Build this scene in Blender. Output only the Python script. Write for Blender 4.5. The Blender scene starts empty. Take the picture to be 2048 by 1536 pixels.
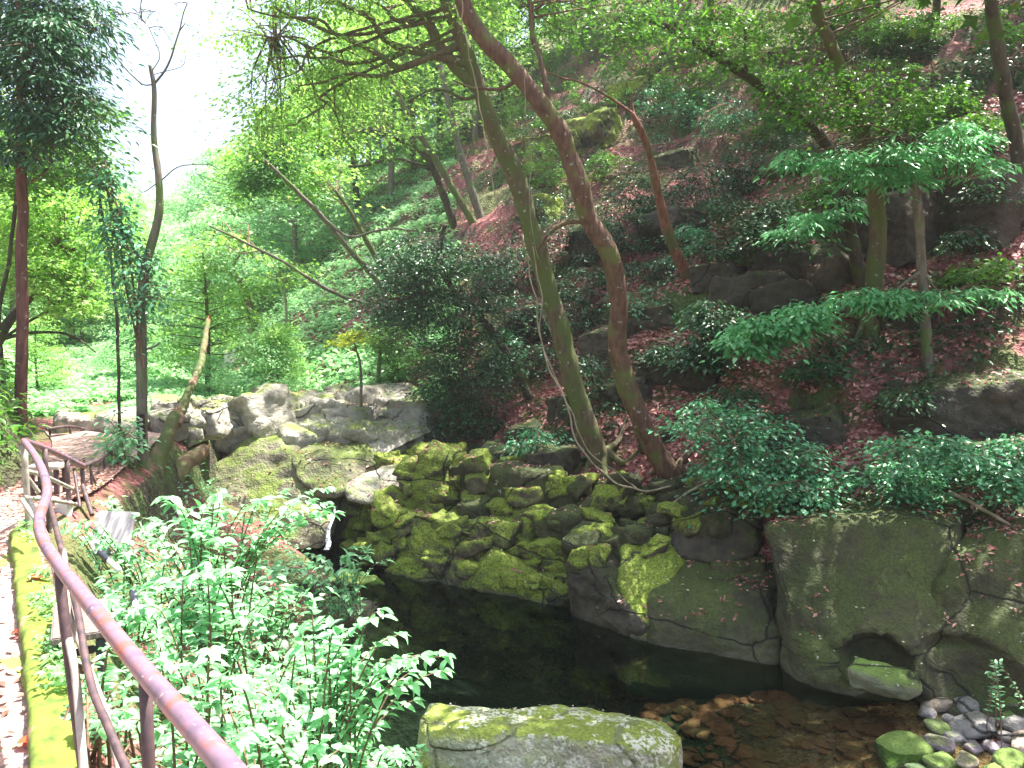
import bpy, bmesh, math, random
import numpy as np
from mathutils import Vector, noise as mnoise

# ------------------------------------------------------------------ camera, sky, sun, exposure
S = bpy.context.scene
F = 1593.0                                    # focal length in photo pixels (2048 wide)
PITCH = math.radians(4.0)
CAM = np.array([0.0, 0.0, 1.6])
cd = bpy.data.cameras.new('camera'); cam = bpy.data.objects.new('camera', cd)
S.collection.objects.link(cam); S.camera = cam
cam.location = CAM; cam.rotation_euler = (math.radians(90) - PITCH, 0, 0)
cd.sensor_width = 36; cd.lens = F / 2048 * 36; cd.clip_start = 0.05; cd.clip_end = 1000

SUN_EL, SUN_AZ = math.radians(69), math.radians(62)     # azimuth measured from +Y towards +X
W = bpy.data.worlds.new('World'); S.world = W; W.use_nodes = True
wn = W.node_tree; bg = wn.nodes['Background']
sky = wn.nodes.new('ShaderNodeTexSky'); sky.sky_type = 'NISHITA'; sky.sun_disc = False
sky.sun_elevation = SUN_EL; sky.sun_rotation = SUN_AZ
sky.air_density = 1.0; sky.dust_density = 4.0; sky.ozone_density = 1.0
wn.links.new(sky.outputs[0], bg.inputs[0]); bg.inputs[1].default_value = 0.1
sl = bpy.data.lights.new('sun', 'SUN'); sl.energy = 4.8; sl.angle = math.radians(0.5); sl.color = (1, .95, .86)
so = bpy.data.objects.new('sun', sl); S.collection.objects.link(so)
sd = Vector((math.sin(SUN_AZ) * math.cos(SUN_EL), math.cos(SUN_AZ) * math.cos(SUN_EL), math.sin(SUN_EL)))
so.rotation_euler = sd.to_track_quat('Z', 'Y').to_euler(); so.location = (0, 0, 60)
S.view_settings.view_transform = 'Standard'; S.view_settings.look = 'None'
S.view_settings.exposure = 2.2; S.view_settings.gamma = 1
S.render.engine = 'CYCLES'
S.cycles.max_bounces = 8; S.cycles.diffuse_bounces = 4; S.cycles.glossy_bounces = 3
S.cycles.transmission_bounces = 4; S.cycles.transparent_max_bounces = 8
S.cycles.use_denoising = True
S.cycles.sample_clamp_indirect = 6

rng = np.random.default_rng(7); random.seed(7)

# ------------------------------------------------------------------ numeric helpers
FW = np.array([0, math.cos(PITCH), -math.sin(PITCH)]); UP = np.array([0, math.sin(PITCH), math.cos(PITCH)])
def ray(px, py): return FW + UP * ((768 - py) / F) + np.array([(px - 1024) / F, 0, 0])
def P(px, py, Y):
    d = ray(px, py); return CAM + d * (Y / d[1])
def Pz(px, py, z):
    d = ray(px, py); return CAM + d * ((z - CAM[2]) / d[2])
def topx(p):
    q = np.asarray(p, float) - CAM; dep = q @ FW
    if dep < .05: return (1024, 1700)
    return (1024 + F * q[0] / dep, 768 - F * (q @ UP) / dep)
def hash3(i, s):
    h = np.sin(i[..., 0] * 127.1 + i[..., 1] * 311.7 + i[..., 2] * 74.7 + s * 19.19) * 43758.5453
    return h - np.floor(h)
def vnoise(p, s=0):
    i = np.floor(p); f = p - i; f = f * f * (3 - 2 * f); r = 0
    for dx in (0, 1):
        for dy in (0, 1):
            for dz in (0, 1):
                w = (f[..., 0] if dx else 1 - f[..., 0]) * (f[..., 1] if dy else 1 - f[..., 1]) * (f[..., 2] if dz else 1 - f[..., 2])
                r = r + w * hash3(i + np.array([dx, dy, dz]), s)
    return r
def fbm(p, o=4, s=0):
    r = 0; a = .5; t = 0
    for k in range(o): r = r + a * vnoise(p * (2.03 ** k) + 7.3 * k, s + k); t += a; a *= .5
    return r / t
def sstep(x, a, b):
    t = np.clip((x - a) / (b - a), 0, 1); return t * t * (3 - 2 * t)
def sdist(x, y, poly):
    """signed distance to an open polyline (positive on its right) and the y of the nearest point"""
    best = np.full(np.shape(x), 1e9); sg = np.zeros(np.shape(x)); ny = np.zeros(np.shape(x))
    for (ax, ay), (bx, by) in zip(poly[:-1], poly[1:]):
        ex, ey = bx - ax, by - ay; L = ex * ex + ey * ey
        t = np.clip(((x - ax) * ex + (y - ay) * ey) / L, 0, 1)
        qx, qy = ax + t * ex, ay + t * ey
        d = np.hypot(x - qx, y - qy); c = ex * (y - ay) - ey * (x - ax)
        m = d < best
        best = np.where(m, d, best); sg = np.where(m, np.where(c < 0, 1, -1), sg); ny = np.where(m, qy, ny)
    return best * sg, ny

# ------------------------------------------------------------------ the lie of the land
WATER = -2.0
E1 = [(30, -14), (14, 0), (7.6, 5.6), (4.4, 7.75), (2.9, 8.75), (.75, 10.25), (-1.6, 11.75), (-2.0, 14), (-1.6, 17), (.5, 24), (6, 40), (16, 70)]
E2 = [(30, 6), (3, 13.5), (-3.4, 17), (-7, 21.5), (-11.5, 30), (-17, 42), (-27, 62), (-43, 90)]
L_ = [(-.2, -6), (-2.3, -1), (-3.9, 3), (-4.95, 6.2), (-4.85, 8.0), (-5.6, 9.4), (-6.6, 11), (-8.4, 13.5), (-11.5, 19), (-17, 30), (-30, 55), (-60, 100)]
K = [(1.5, -3), (.18, 0), (-1.55, 2.8), (-3.75, 6.4), (-4.0, 7.6), (-4.4, 9.2), (-4.9, 11), (-6.3, 15), (-9.5, 22), (-24, 50)]
BE = [(8, 9.0), (4.35, 7.75), (3.55, 6.7), (3.25, 5.6), (2.4, 4.6), (0, 3.6), (-2, 3.8)]
def Hgt(x, y, fine=True):
    x = np.asarray(x, float); y = np.asarray(y, float)
    s1, _ = sdist(x, y, E1); s2, ny = sdist(x, y, E2); s = np.maximum(s1, s2)
    hr = -2 + np.interp(s1, [-3, -1.2, -.4, -.06, .45, 1.3, 2.2, 3.2, 6, 10, 14, 18, 24, 45],
                        [-1.6, -1.4, -1.1, -.1, .55, 1.15, 1.75, 2.7, 5.6, 9.2, 13.0, 24, 48, 75]) * (.75 + .25 * sstep(y, 11, 15) * sstep(s1, 0, 2) + .25 * (s1 > -9) * (1 - sstep(y, 11, 15) * sstep(s1, 0, 2)))  # top rise steepened out of view to block the sun from the pool
    h2 = np.interp(ny, [17, 20, 30, 60], [-.7, -.2, 1.0, 5]) + np.interp(s2, [-1, 0, .6, 3, 10, 18, 40, 90], [-.3, .1, .6, 2.6, 8.2, 15.5, 36, 80])
    hr = np.maximum(hr, np.where(s2 > -1.5, h2, -9))
    l, _ = sdist(x, y, L_); l = -l
    hl = np.interp(l, [-.6, 0, .4, 1.2, 4, 12, 40], [-.4, 0, .9, 1.6, 3.0, 7.5, 26]) + np.interp(y, [12, 30, 60], [0, .4, 2])
    hl = np.where(l < -.7, -9, hl)
    k, _ = sdist(x, y, K)
    near = np.interp(k, [-.1, .12, .35, 1, 1.6, 2.2, 2.6, 4.5], [0, -.12, -.45, -.85, -1.35, -1.95, -2.9, -3.3])
    ravine = np.interp(k, [-.1, .12, .35, .7, 1.2, 2.0, 3.2, 4.5], [0, -.15, -.7, -1.25, -1.6, -2.1, -2.7, -3.2]); wr = sstep(y, 7.4, 8.8)
    near = near * (1 - wr) + ravine * wr
    far = np.interp(k, [0, .3, 1.5, 4, 7], [0, -.15, -.45, -.75, -.75]) + np.interp(y, [15, 20, 30, 60], [0, .35, 1.6, 5.5])
    w = sstep(y - 2.0 * sstep(k, .2, .8), 11.2, 12.8)
    mid = near * (1 - w) + far * w
    b, _ = sdist(x, y, BE); b = -b
    hb = np.where(b > 0, -2 + .1 * b, -2 + np.interp(b, [-5, -3.2, -1.7, 0], [-1.4, -.85, -.34, 0])) - 100 * (y > 9.2) 
    hb = np.where(b > -5, hb, -9)
    h = np.maximum(np.maximum(hr, hl), mid); h = np.maximum(h, hb)
    low = 1 - .8 * sstep(y, 45, 85) * sstep(-x, -25, 5)
    h = np.where(h > 2, 2 + (h - 2) * low, h) + np.minimum(np.maximum(0, y - 60) * .22, 9)
    if fine:
        p = np.stack([x, y, np.zeros_like(x)], -1)
        rough = sstep(s, 0, 1.5)
        n1 = fbm(p * .45, 4, 3) - .5; n2 = fbm(p * 1.9, 3, 11) - .5
        h = h + rough * (n1 * 1.1 + n2 * .38)
        st = np.abs(((h * .9 + n1 * 1.4) % 1.0) - .5)          # weak terraces in the slope
        h = h + rough * (st - .25) * .5 * sstep(s, .5, 3)
        out = sstep(np.maximum(l, np.minimum(k, -s)), .3, 1.5)
        h = h + out * (n1 * .45 + n2 * .16)
    return h
def sdist_E(x, y):
    a, _ = sdist(x, y, E1); b, ny = sdist(x, y, E2); return np.maximum(a, b), np.where(b > a, ny, np.minimum(ny, 14))
def hit(px, py, tmax=140):
    d = ray(px, py); t = np.concatenate([np.arange(1.2, 20, .06), np.arange(20, tmax, .25)])
    q = CAM + d * t[:, None]; below = q[:, 2] < Hgt(q[:, 0], q[:, 1])
    if not below.any(): return CAM + d * 60
    i = int(np.argmax(below)); return q[i]
def ground(x, y): return float(Hgt(np.array([x]), np.array([y]))[0])

# ------------------------------------------------------------------ object helpers
COL = S.collection
def mesh_np(name, V, Fc, mats, parent=None, smooth=False, rnd=None, midx=None):
    V = np.asarray(V, np.float32); Fc = np.asarray(Fc, np.int32)
    me = bpy.data.meshes.new(name); k = Fc.shape[1]
    me.vertices.add(len(V)); me.vertices.foreach_set('co', V.ravel())
    me.loops.add(Fc.size); me.loops.foreach_set('vertex_index', Fc.ravel())
    me.polygons.add(len(Fc)); me.polygons.foreach_set('loop_start', np.arange(0, Fc.size, k, dtype=np.int32))
    if smooth: me.polygons.foreach_set('use_smooth', np.ones(len(Fc), bool))
    if midx is not None: me.polygons.foreach_set('material_index', np.asarray(midx, np.int32))
    if rnd is not None:
        a = me.attributes.new('rnd', 'FLOAT', 'FACE'); a.data.foreach_set('value', np.asarray(rnd, np.float32))
    me.update(calc_edges=True); me.validate()
    for m in (mats if isinstance(mats, (list, tuple)) else [mats]): me.materials.append(m)
    o = bpy.data.objects.new(name, me); COL.objects.link(o)
    if parent: o.parent = parent
    return o
def empty(name, loc=(0, 0, 0)):
    o = bpy.data.objects.new(name, None); COL.objects.link(o); o.location = loc; o.empty_display_size = .2; return o
LAB = []      # (object, description, pixel) -> labels given at the end from the nearest landmark
def tag(o, label=None, cat=None, group=None, kind=None):
    if label: o['label'] = label
    if cat: o['category'] = cat
    if group: o['group'] = group
    if kind: o['kind'] = kind
    return o
def auto(o, desc, cat, group, px): LAB.append((o, desc, px)); tag(o, None, cat, group)
def at_origin(o, loc):
    """move the object's origin to loc, keeping the geometry where it stands"""
    loc = np.asarray(loc, np.float32); n = len(o.data.vertices); a = np.empty(n * 3, np.float32)
    o.data.vertices.foreach_get('co', a); a = (a.reshape(-1, 3) - loc).ravel()
    o.data.vertices.foreach_set('co', a); o.data.update(); o.location = [float(v) for v in loc]

def catmull(pts, n):
    pts = [np.asarray(p, float) for p in pts]
    if len(pts) < 3:
        t = np.linspace(0, 1, n)[:, None]; return pts[0] * (1 - t) + pts[-1] * t
    p = [2 * pts[0] - pts[1]] + pts + [2 * pts[-1] - pts[-2]]; out = []
    m = len(pts) - 1
    for u in np.linspace(0, m, n):
        i = min(int(u), m - 1); t = u - i; a, b, c, d = p[i:i + 4]
        out.append(.5 * ((2 * b) + (-a + c) * t + (2 * a - 5 * b + 4 * c - d) * t * t + (-a + 3 * b - 3 * c + d) * t ** 3))
    return np.array(out)
class Tubes:
    def __init__(s): s.V = []; s.F = []; s.n = 0
    def add(s, pts, rad, k=8, rough=0, seed=0, cap=True):
        pts = np.asarray(pts, float); m = len(pts)
        rad = np.interp(np.linspace(0, 1, m), np.linspace(0, 1, len(np.atleast_1d(rad))), np.atleast_1d(rad))
        T = np.gradient(pts, axis=0); T /= np.linalg.norm(T, axis=1)[:, None] + 1e-9
        ref = np.array([1., 0, 0]) if abs(T[0][0]) < .8 else np.array([0, 1., 0])
        a = ref - T * (T @ ref)[:, None]; a /= np.linalg.norm(a, axis=1)[:, None] + 1e-9
        b = np.cross(T, a); ang = np.linspace(0, 2 * math.pi, k, endpoint=False)
        ring = pts[:, None, :] + (a[:, None, :] * np.cos(ang)[None, :, None] + b[:, None, :] * np.sin(ang)[None, :, None]) * rad[:, None, None]
        if rough:
            nn = fbm(ring * (2.2 / max(rad[0], .02)) * .25, 3, seed) - .5
            ring = pts[:, None, :] + (ring - pts[:, None, :]) * (1 + nn * rough)[..., None]
        i = np.arange(m - 1)[:, None] * k; j = np.arange(k)[None, :]; j2 = (j + 1) % k
        q = np.stack([i + j, i + j2, i + k + j2, i + k + j], -1).reshape(-1, 4) + s.n
        s.V.append(ring.reshape(-1, 3)); s.F.append(q)
        nv = m * k
        if cap:
            for e, base in ((0, 0), (m - 1, (m - 1) * k)):
                s.V.append(pts[e][None, :]); c = s.n + nv; nv += 1
                f = [(s.n + base + x, s.n + base + (x + 1) % k, c, c) for x in range(k)]
                s.F.append(np.array(f))
        s.n += nv; return s
    def arrays(s):
        V = np.concatenate(s.V); Q = np.concatenate(s.F)
        T1 = Q[:, :3]; T2 = Q[:, [0, 2, 3]][Q[:, 2] != Q[:, 3]]
        return V, np.concatenate([T1, T2])
    def build(s, name, mat, parent=None, smooth=True):
        V, T = s.arrays(); return mesh_np(name, V, T, mat, parent, smooth)

# leaf shapes: (vertices, triangles); x = along the leaf, y = across, z = up
def leaf_shape(rows, droop=.25, fold=.25):
    V = []; T = []
    for i, (t, w) in enumerate(rows):
        z = -droop * t * t
        V += [(t, -w, z + fold * w), (t, 0, z), (t, w, z + fold * w)]
    for i in range(len(rows) - 1):
        a = i * 3
        for c in (0, 1): T += [(a + c, a + 3 + c, a + 4 + c), (a + c, a + 4 + c, a + 1 + c)]
    return np.array(V, float), np.array(T)
LEAF_BIG = leaf_shape([(0, .01), (.1, .17), (.2, .27), (.26, .25), (.38, .31), (.44, .27), (.56, .28), (.62, .23), (.74, .19), (.8, .14), (1.0, .0)], .4, .3)
LEAF_MID = leaf_shape([(0, .01), (.25, .2), (.5, .24), (.75, .14), (1, 0)], .25, .35)
LEAF_LANCE = leaf_shape([(0, .01), (.3, .13), (.6, .12), (1, 0)], .3, .3)
LEAF_OVAL = (np.array([(0, 0, 0), (.5, -.27, .06), (1, 0, -.08), (.5, .27, .06)], float), np.array([(0, 1, 2), (0, 2, 3)]))
LEAF_STAR = (np.array([(0, 0, 0), (.45, -.5, -.05), (.5, -.16, .02), (1, 0, -.12), (.5, .16, .02), (.45, .5, -.05)], float), np.array([(0, 1, 2), (0, 2, 3), (0, 3, 4), (0, 4, 5)]))
def leaves(shape, pos, dirv, up, size):
    V, T = shape; N = len(pos)
    d = dirv / (np.linalg.norm(dirv, axis=1)[:, None] + 1e-9)
    sd_ = np.cross(up, d); sd_ /= np.linalg.norm(sd_, axis=1)[:, None] + 1e-9
    u = np.cross(d, sd_)
    A = pos[:, None, :] + size[:, None, None] * (V[None, :, 0:1] * d[:, None, :] + V[None, :, 1:2] * sd_[:, None, :] + V[None, :, 2:3] * u[:, None, :])
    T2 = T[None] + (np.arange(N) * len(V))[:, None, None]
    return A.reshape(-1, 3), T2.reshape(-1, 3), np.repeat(rng.random(N), len(T))
def join(parts):
    V = []; T = []; R = []; M = []; n = 0
    for v, t, r, m in parts:
        V.append(v); T.append(t + n); R.append(r if r is not None else np.zeros(len(t))); M.append(np.full(len(t), m)); n += len(v)
    return np.concatenate(V), np.concatenate(T), np.concatenate(R), np.concatenate(M)
def rand_dirs(n, flat=.35):
    a = rng.random(n) * 2 * math.pi
    return np.stack([np.cos(a), np.sin(a), rng.normal(0, flat, n) - .1], -1)
def ups(n, tilt=.45):
    return np.stack([rng.normal(0, tilt, n), rng.normal(0, tilt, n), np.ones(n)], -1)
def spray(c, n, r, flat=.3):
    """leaf positions in a flattish clump round c; leaf density falls off outwards"""
    q = rng.normal(0, 1, (n, 3)) * np.array([.5, .5, .5 * flat]) * r
    q[:, 2] -= (q[:, 0] ** 2 + q[:, 1] ** 2) * .35 / max(r, .05)
    return q + c

# ------------------------------------------------------------------ materials
def newmat(name):
    m = bpy.data.materials.new(name); m.use_nodes = True; nt = m.node_tree
    return m, nt, nt.nodes['Principled BSDF'], nt.nodes, nt.links
def nd(nt, t, **kw):
    n = nt.nodes.new(t)
    for k, v in kw.items(): setattr(n, k, v)
    return n
def ramp(nt, src, stops, interp='LINEAR'):
    r = nt.nodes.new('ShaderNodeValToRGB'); e = r.color_ramp; e.interpolation = interp
    while len(e.elements) < len(stops): e.elements.new(.5)
    for el, (p, c) in zip(e.elements, stops): el.position = p; el.color = (*c, 1) if len(c) == 3 else (c[0],) * 3 + (1,)
    nt.links.new(src, r.inputs[0]); return r.outputs[0]
def tex(nt, kind, scale, detail=4, vec=None, **kw):
    t = nt.nodes.new('ShaderNodeTex' + kind); t.inputs['Scale'].default_value = scale
    if 'Detail' in t.inputs: t.inputs['Detail'].default_value = detail
    for k, v in kw.items(): setattr(t, k, v)
    nt.links.new(vec, t.inputs['Vector']) if vec is not None else None
    return t
def mix(nt, f, a, b):
    m = nt.nodes.new('ShaderNodeMix'); m.data_type = 'RGBA'
    for s, v in ((m.inputs[0], f), (m.inputs[6], a), (m.inputs[7], b)):
        if isinstance(v, (tuple, list)): s.default_value = (*v, 1)
        elif isinstance(v, (int, float)): s.default_value = v
        else: nt.links.new(v, s)
    return m.outputs[2]
def math_(nt, op, a, b=None, c=None):
    m = nt.nodes.new('ShaderNodeMath'); m.operation = op; m.use_clamp = False
    for s, v in zip(m.inputs, (a, b, c)):
        if v is None: continue
        if isinstance(v, (int, float)): s.default_value = v
        else: nt.links.new(v, s)
    return m.outputs[0]
def coord(nt, which='Object', scale=(1, 1, 1)):
    c = nt.nodes.new('ShaderNodeTexCoord'); mp = nt.nodes.new('ShaderNodeMapping'); mp.inputs['Scale'].default_value = scale
    nt.links.new(c.outputs[which], mp.inputs[0]); return mp.outputs[0]
def wpos(nt, scale=(1, 1, 1)):
    g = nt.nodes.new('ShaderNodeNewGeometry'); mp = nt.nodes.new('ShaderNodeMapping'); mp.inputs['Scale'].default_value = scale
    nt.links.new(g.outputs['Position'], mp.inputs[0]); return mp.outputs[0], g
def bump(nt, h, strength, dist, bsdf):
    b = nt.nodes.new('ShaderNodeBump'); b.inputs['Strength'].default_value = strength; b.inputs['Distance'].default_value = dist
    nt.links.new(h, b.inputs['Height']); nt.links.new(b.outputs[0], bsdf.inputs['Normal'])

def leaf_mat(name, c0, c1, c2, rough=.45, trans=.35, tcol=None, spec=.5):
    m, nt, b, N, L = newmat(name)
    a = nd(nt, 'ShaderNodeAttribute', attribute_name='rnd')
    col = ramp(nt, a.outputs['Fac'], [(0, c0), (.5, c1), (1, c2)])
    vp, _ = wpos(nt); nz = ramp(nt, tex(nt, 'Noise', 22, 3, vp).outputs['Fac'], [(.3, (.62, .66, .5)), (.6, (1.1, 1.05, 1.1))]); mu = N.new('ShaderNodeMix'); mu.data_type = 'RGBA'; mu.blend_type = 'MULTIPLY'; mu.inputs[0].default_value = 1
    L.new(col, mu.inputs[6]); L.new(nz, mu.inputs[7]); col = mu.outputs[2]
    L.new(col, b.inputs['Base Color']); b.inputs['Roughness'].default_value = rough
    b.inputs['Specular IOR Level'].default_value = spec
    tr = N.new('ShaderNodeBsdfTranslucent'); hs = N.new('ShaderNodeHueSaturation'); hs.inputs['Hue'].default_value = .485
    hs.inputs['Saturation'].default_value = 1.1; hs.inputs['Value'].default_value = 1.5
    L.new(col, hs.inputs['Color']); L.new(hs.outputs[0], tr.inputs[0])
    mx = N.new('ShaderNodeMixShader'); mx.inputs[0].default_value = trans
    L.new(b.outputs[0], mx.inputs[1]); L.new(tr.outputs[0], mx.inputs[2]); L.new(mx.outputs[0], N['Material Output'].inputs[0])
    return m
M_ever = leaf_mat('evergreen leaf', (.012, .055, .025), (.03, .11, .045), (.08, .2, .07), .36, .15)
M_glossy = leaf_mat('glossy leaf', (.04, .17, .08), (.08, .29, .14), (.2, .48, .27), .32, .22)
M_green = leaf_mat('green leaf', (.035, .13, .025), (.08, .24, .04), (.17, .38, .07), .4, .35)
M_maple = leaf_mat('maple leaf', (.09, .26, .03), (.2, .43, .1), (.4, .64, .2), .5, .5)
M_mint = leaf_mat('young shrub leaf', (.12, .33, .14), (.24, .56, .29), (.4, .72, .44), .4, .35)
M_lightgreen = leaf_mat('light green leaf', (.14, .36, .14), (.27, .54, .26), (.48, .72, .42), .45, .5)
M_spray = leaf_mat('sprayed new leaf', (.06, .28, .1), (.14, .47, .19), (.32, .68, .36), .35, .3)
M_yellow = leaf_mat('yellow leaf', (.3, .42, .04), (.42, .55, .08), (.6, .68, .15), .5, .5)
M_cedar = leaf_mat('cedar needle', (.015, .07, .035), (.04, .13, .06), (.08, .22, .1), .4, .15)
M_litter = leaf_mat('fallen leaf', (.16, .045, .042), (.38, .13, .12), (.64, .37, .32), .45, .1)
M_litter_path = leaf_mat('trodden leaf', (.2, .07, .05), (.36, .18, .14), (.6, .45, .38), .6, .1)
M_red = leaf_mat('red leaf', (.55, .05, .02), (.6, .08, .03), (.7, .15, .05), .4, .3)
M_petal = leaf_mat('pale fallen petal', (.45, .42, .32), (.6, .55, .45), (.8, .75, .65), .6, .2)

def bark_mat(name, c0, c1, moss=None, mossamt=.5, sc=6):
    m, nt, b, N, L = newmat(name)
    v, g = wpos(nt, (1, 1, .25)); v2, _ = wpos(nt)
    n = tex(nt, 'Noise', sc * 3, 6, v); n2 = tex(nt, 'Noise', 2.5, 4, v2)
    col = ramp(nt, n.outputs['Fac'], [(.3, c0), (.7, c1)])
    if moss:
        f = ramp(nt, n2.outputs['Fac'], [(.62 - mossamt * .35, (0,)), (.72 - mossamt * .3, (1,))])
        col = mix(nt, f, col, moss)
    sp = tex(nt, 'Noise', 14, 3, v2); f2 = ramp(nt, sp.outputs['Fac'], [(.66, (0,)), (.7, (1,))])
    col = mix(nt, math_(nt, 'MULTIPLY', f2, .55), col, (.42, .44, .38))
    L.new(col, b.inputs['Base Color']); b.inputs['Roughness'].default_value = .85
    bump(nt, n.outputs['Fac'], .8, .03, b); return m
B_brown = bark_mat('brown bark', (.07, .035, .022), (.17, .1, .065), (.11, .13, .035), .3)
B_mossy = bark_mat('mossy bark', (.07, .055, .03), (.15, .12, .07), (.09, .12, .03), .5)
B_red = bark_mat('red rotten bark', (.12, .045, .03), (.28, .12, .08), (.1, .11, .04), .4)
B_cedar = bark_mat('cedar bark', (.09, .035, .03), (.19, .085, .065), None)
B_grey = bark_mat('grey bark', (.09, .08, .06), (.2, .18, .14), (.1, .16, .04), .3)
B_dark = bark_mat('dark bark', (.035, .028, .02), (.09, .07, .045), (.07, .1, .02), .3)
B_vine = bark_mat('pale vine bark', (.2, .15, .1), (.42, .36, .28), (.16, .2, .08), .2)
B_twig = bark_mat('twig bark', (.1, .06, .04), (.2, .13, .08), None)
B_logmoss = bark_mat('very mossy log bark', (.15, .08, .05), (.28, .17, .11), (.085, .11, .03), .6)

def rock_mat(name, r0, r1, moss0, moss1, mossamt, lichen=.35, wet=True, cracks=.0, litter=0, sc=1.0, lines=True):
    m, nt, b, N, L = newmat(name)
    v, g = wpos(nt)
    n1 = tex(nt, 'Noise', 1.6 * sc, 8, v); n2 = tex(nt, 'Noise', 9 * sc, 6, v); n3 = tex(nt, 'Noise', 38 * sc, 5, v)
    col = ramp(nt, n2.outputs['Fac'], [(.3, r0), (.7, r1)])
    sep = N.new('ShaderNodeSeparateXYZ'); L.new(g.outputs['Normal'], sep.inputs[0])
    f = math_(nt, 'ADD', math_(nt, 'MULTIPLY', sep.outputs['Z'], .38), math_(nt, 'MULTIPLY', n1.outputs['Fac'], 1.0))
    f = math_(nt, 'ADD', f, math_(nt, 'MULTIPLY', n2.outputs['Fac'], .45))
    f = math_(nt, 'ADD', f, math_(nt, 'MULTIPLY', n3.outputs['Fac'], .25))
    f = ramp(nt, math_(nt, 'SUBTRACT', f, .5), [(max(0, .74 - mossamt), (0,)), (min(1, 1.0 - mossamt), (1,))])
    mc = ramp(nt, n3.outputs['Fac'], [(.3, moss0), (.7, moss1)])
    col = mix(nt, f, col, mc)
    big = ramp(nt, tex(nt, 'Noise', .9, 3, v).outputs['Fac'], [(.3, (.55,)), (.7, (1.15,))])
    mu = N.new('ShaderNodeMix'); mu.data_type = 'RGBA'; mu.blend_type = 'MULTIPLY'; mu.inputs[0].default_value = 1; L.new(col, mu.inputs[6]); L.new(big, mu.inputs[7]); col = mu.outputs[2]
    cv, _ = wpos(nt, (1.1, 1.1, 1.7)); dz = N.new('ShaderNodeMix'); dz.data_type = 'RGBA'; dz.inputs[0].default_value = .22; L.new(cv, dz.inputs[6])
    L.new(tex(nt, 'Noise', 2.2, 4, v).outputs['Color'], dz.inputs[7]); vc = tex(nt, 'Voronoi', .7 * sc, 2, None, feature='DISTANCE_TO_EDGE'); L.new(dz.outputs[2], vc.inputs['Vector'])
    crk = math_(nt, 'MAXIMUM', ramp(nt, vc.outputs['Distance'], [(.0, (0,)), (.012, (1,))]), ramp(nt, tex(nt, 'Noise', .8, 2, v).outputs['Fac'], [(.5, (0,)), (.58, (1,))])); col = mix(nt, crk, (.015, .014, .01) if lines else (.2, .2, .12), col)
    if lichen:
        vo = tex(nt, 'Voronoi', 7 * sc, 2, None); dn = tex(nt, 'Noise', 5 * sc, 3, v)
        ad = N.new('ShaderNodeMix'); ad.data_type = 'RGBA'; ad.inputs[0].default_value = .2
        L.new(v, ad.inputs[6]); L.new(dn.outputs['Color'], ad.inputs[7]); L.new(ad.outputs[2], vo.inputs['Vector'])
        lf = ramp(nt, math_(nt, 'SUBTRACT', n1.outputs['Fac'], math_(nt, 'MULTIPLY', vo.outputs['Distance'], .5)), [(.5 - lichen * .28, (0,)), (.56 - lichen * .28, (1,))])
        lf = math_(nt, 'MULTIPLY', lf, ramp(nt, n3.outputs['Fac'], [(.42, (0,)), (.55, (1,))]))
        col = mix(nt, lf, col, (.62, .62, .52))
    if wet:   # rock stays bare and dark at the waterline
        sp = N.new('ShaderNodeSeparateXYZ'); L.new(v, sp.inputs[0])
        z = math_(nt, 'ADD', sp.outputs['Z'], math_(nt, 'MULTIPLY', n2.outputs['Fac'], -.12))
        wf = ramp(nt, math_(nt, 'ADD', z, 3.0), [(.93, (1,)), (1.0, (0,))])
        col = mix(nt, wf, col, (.09, .085, .06)); uf = ramp(nt, math_(nt, 'ADD', z, 3.0), [(.6, (1,)), (.88, (0,))]); col = mix(nt, uf, col, (.02, .06, .045))
    L.new(col, b.inputs['Base Color']); b.inputs['Roughness'].default_value = .8
    hh = math_(nt, 'ADD', math_(nt, 'ADD', math_(nt, 'MULTIPLY', n3.outputs['Fac'], .35), math_(nt, 'MULTIPLY', crk, .6)), math_(nt, 'ADD', n2.outputs['Fac'], math_(nt, 'MULTIPLY', f, .25)))
    bump(nt, hh, .9, .05, b); return m
R_moss = rock_mat('bright mossy rock', (.07, .06, .04), (.17, .15, .1), (.07, .11, .012), (.33, .42, .05), .55, .25)
R_olive = rock_mat('olive weathered rock', (.04, .04, .02), (.085, .085, .04), (.035, .05, .012), (.085, .11, .022), .33, .3)
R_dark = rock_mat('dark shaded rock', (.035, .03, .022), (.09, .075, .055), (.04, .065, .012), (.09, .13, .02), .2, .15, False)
R_brown = rock_mat('brown cliff rock', (.05, .038, .028), (.11, .085, .06), (.045, .06, .015), (.08, .1, .03), .05, .15, False)
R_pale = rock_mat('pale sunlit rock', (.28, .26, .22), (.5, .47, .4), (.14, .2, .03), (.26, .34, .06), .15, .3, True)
R_mid = rock_mat('grey-brown streamside rock', (.15, .13, .1), (.32, .29, .22), (.08, .12, .02), (.2, .26, .05), .32, .35)
R_front = rock_mat('lichened boulder', (.36, .35, .26), (.62, .6, .5), (.16, .22, .03), (.38, .46, .08), .42, 1.6, True, lines=False)
R_grey = rock_mat('grey river stone', (.2, .19, .19), (.42, .4, .39), (.14, .18, .05), (.2, .24, .08), .05, .2, False)
R_purple = rock_mat('violet river stone', (.17, .13, .16), (.36, .3, .34), (.14, .18, .05), (.2, .24, .08), .0, .1, False)
R_tan = rock_mat('tan river stone', (.26, .2, .15), (.46, .38, .3), (.14, .18, .05), (.2, .24, .08), .08, .2, False)
R_greenst = rock_mat('green river stone', (.14, .16, .1), (.28, .3, .2), (.12, .2, .04), (.2, .3, .06), .35, .2, False)
R_bed = rock_mat('stream bed stone', (.15, .045, .03), (.38, .12, .07), (.1, .07, .03), (.2, .1, .04), .1, 0, False)

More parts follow.
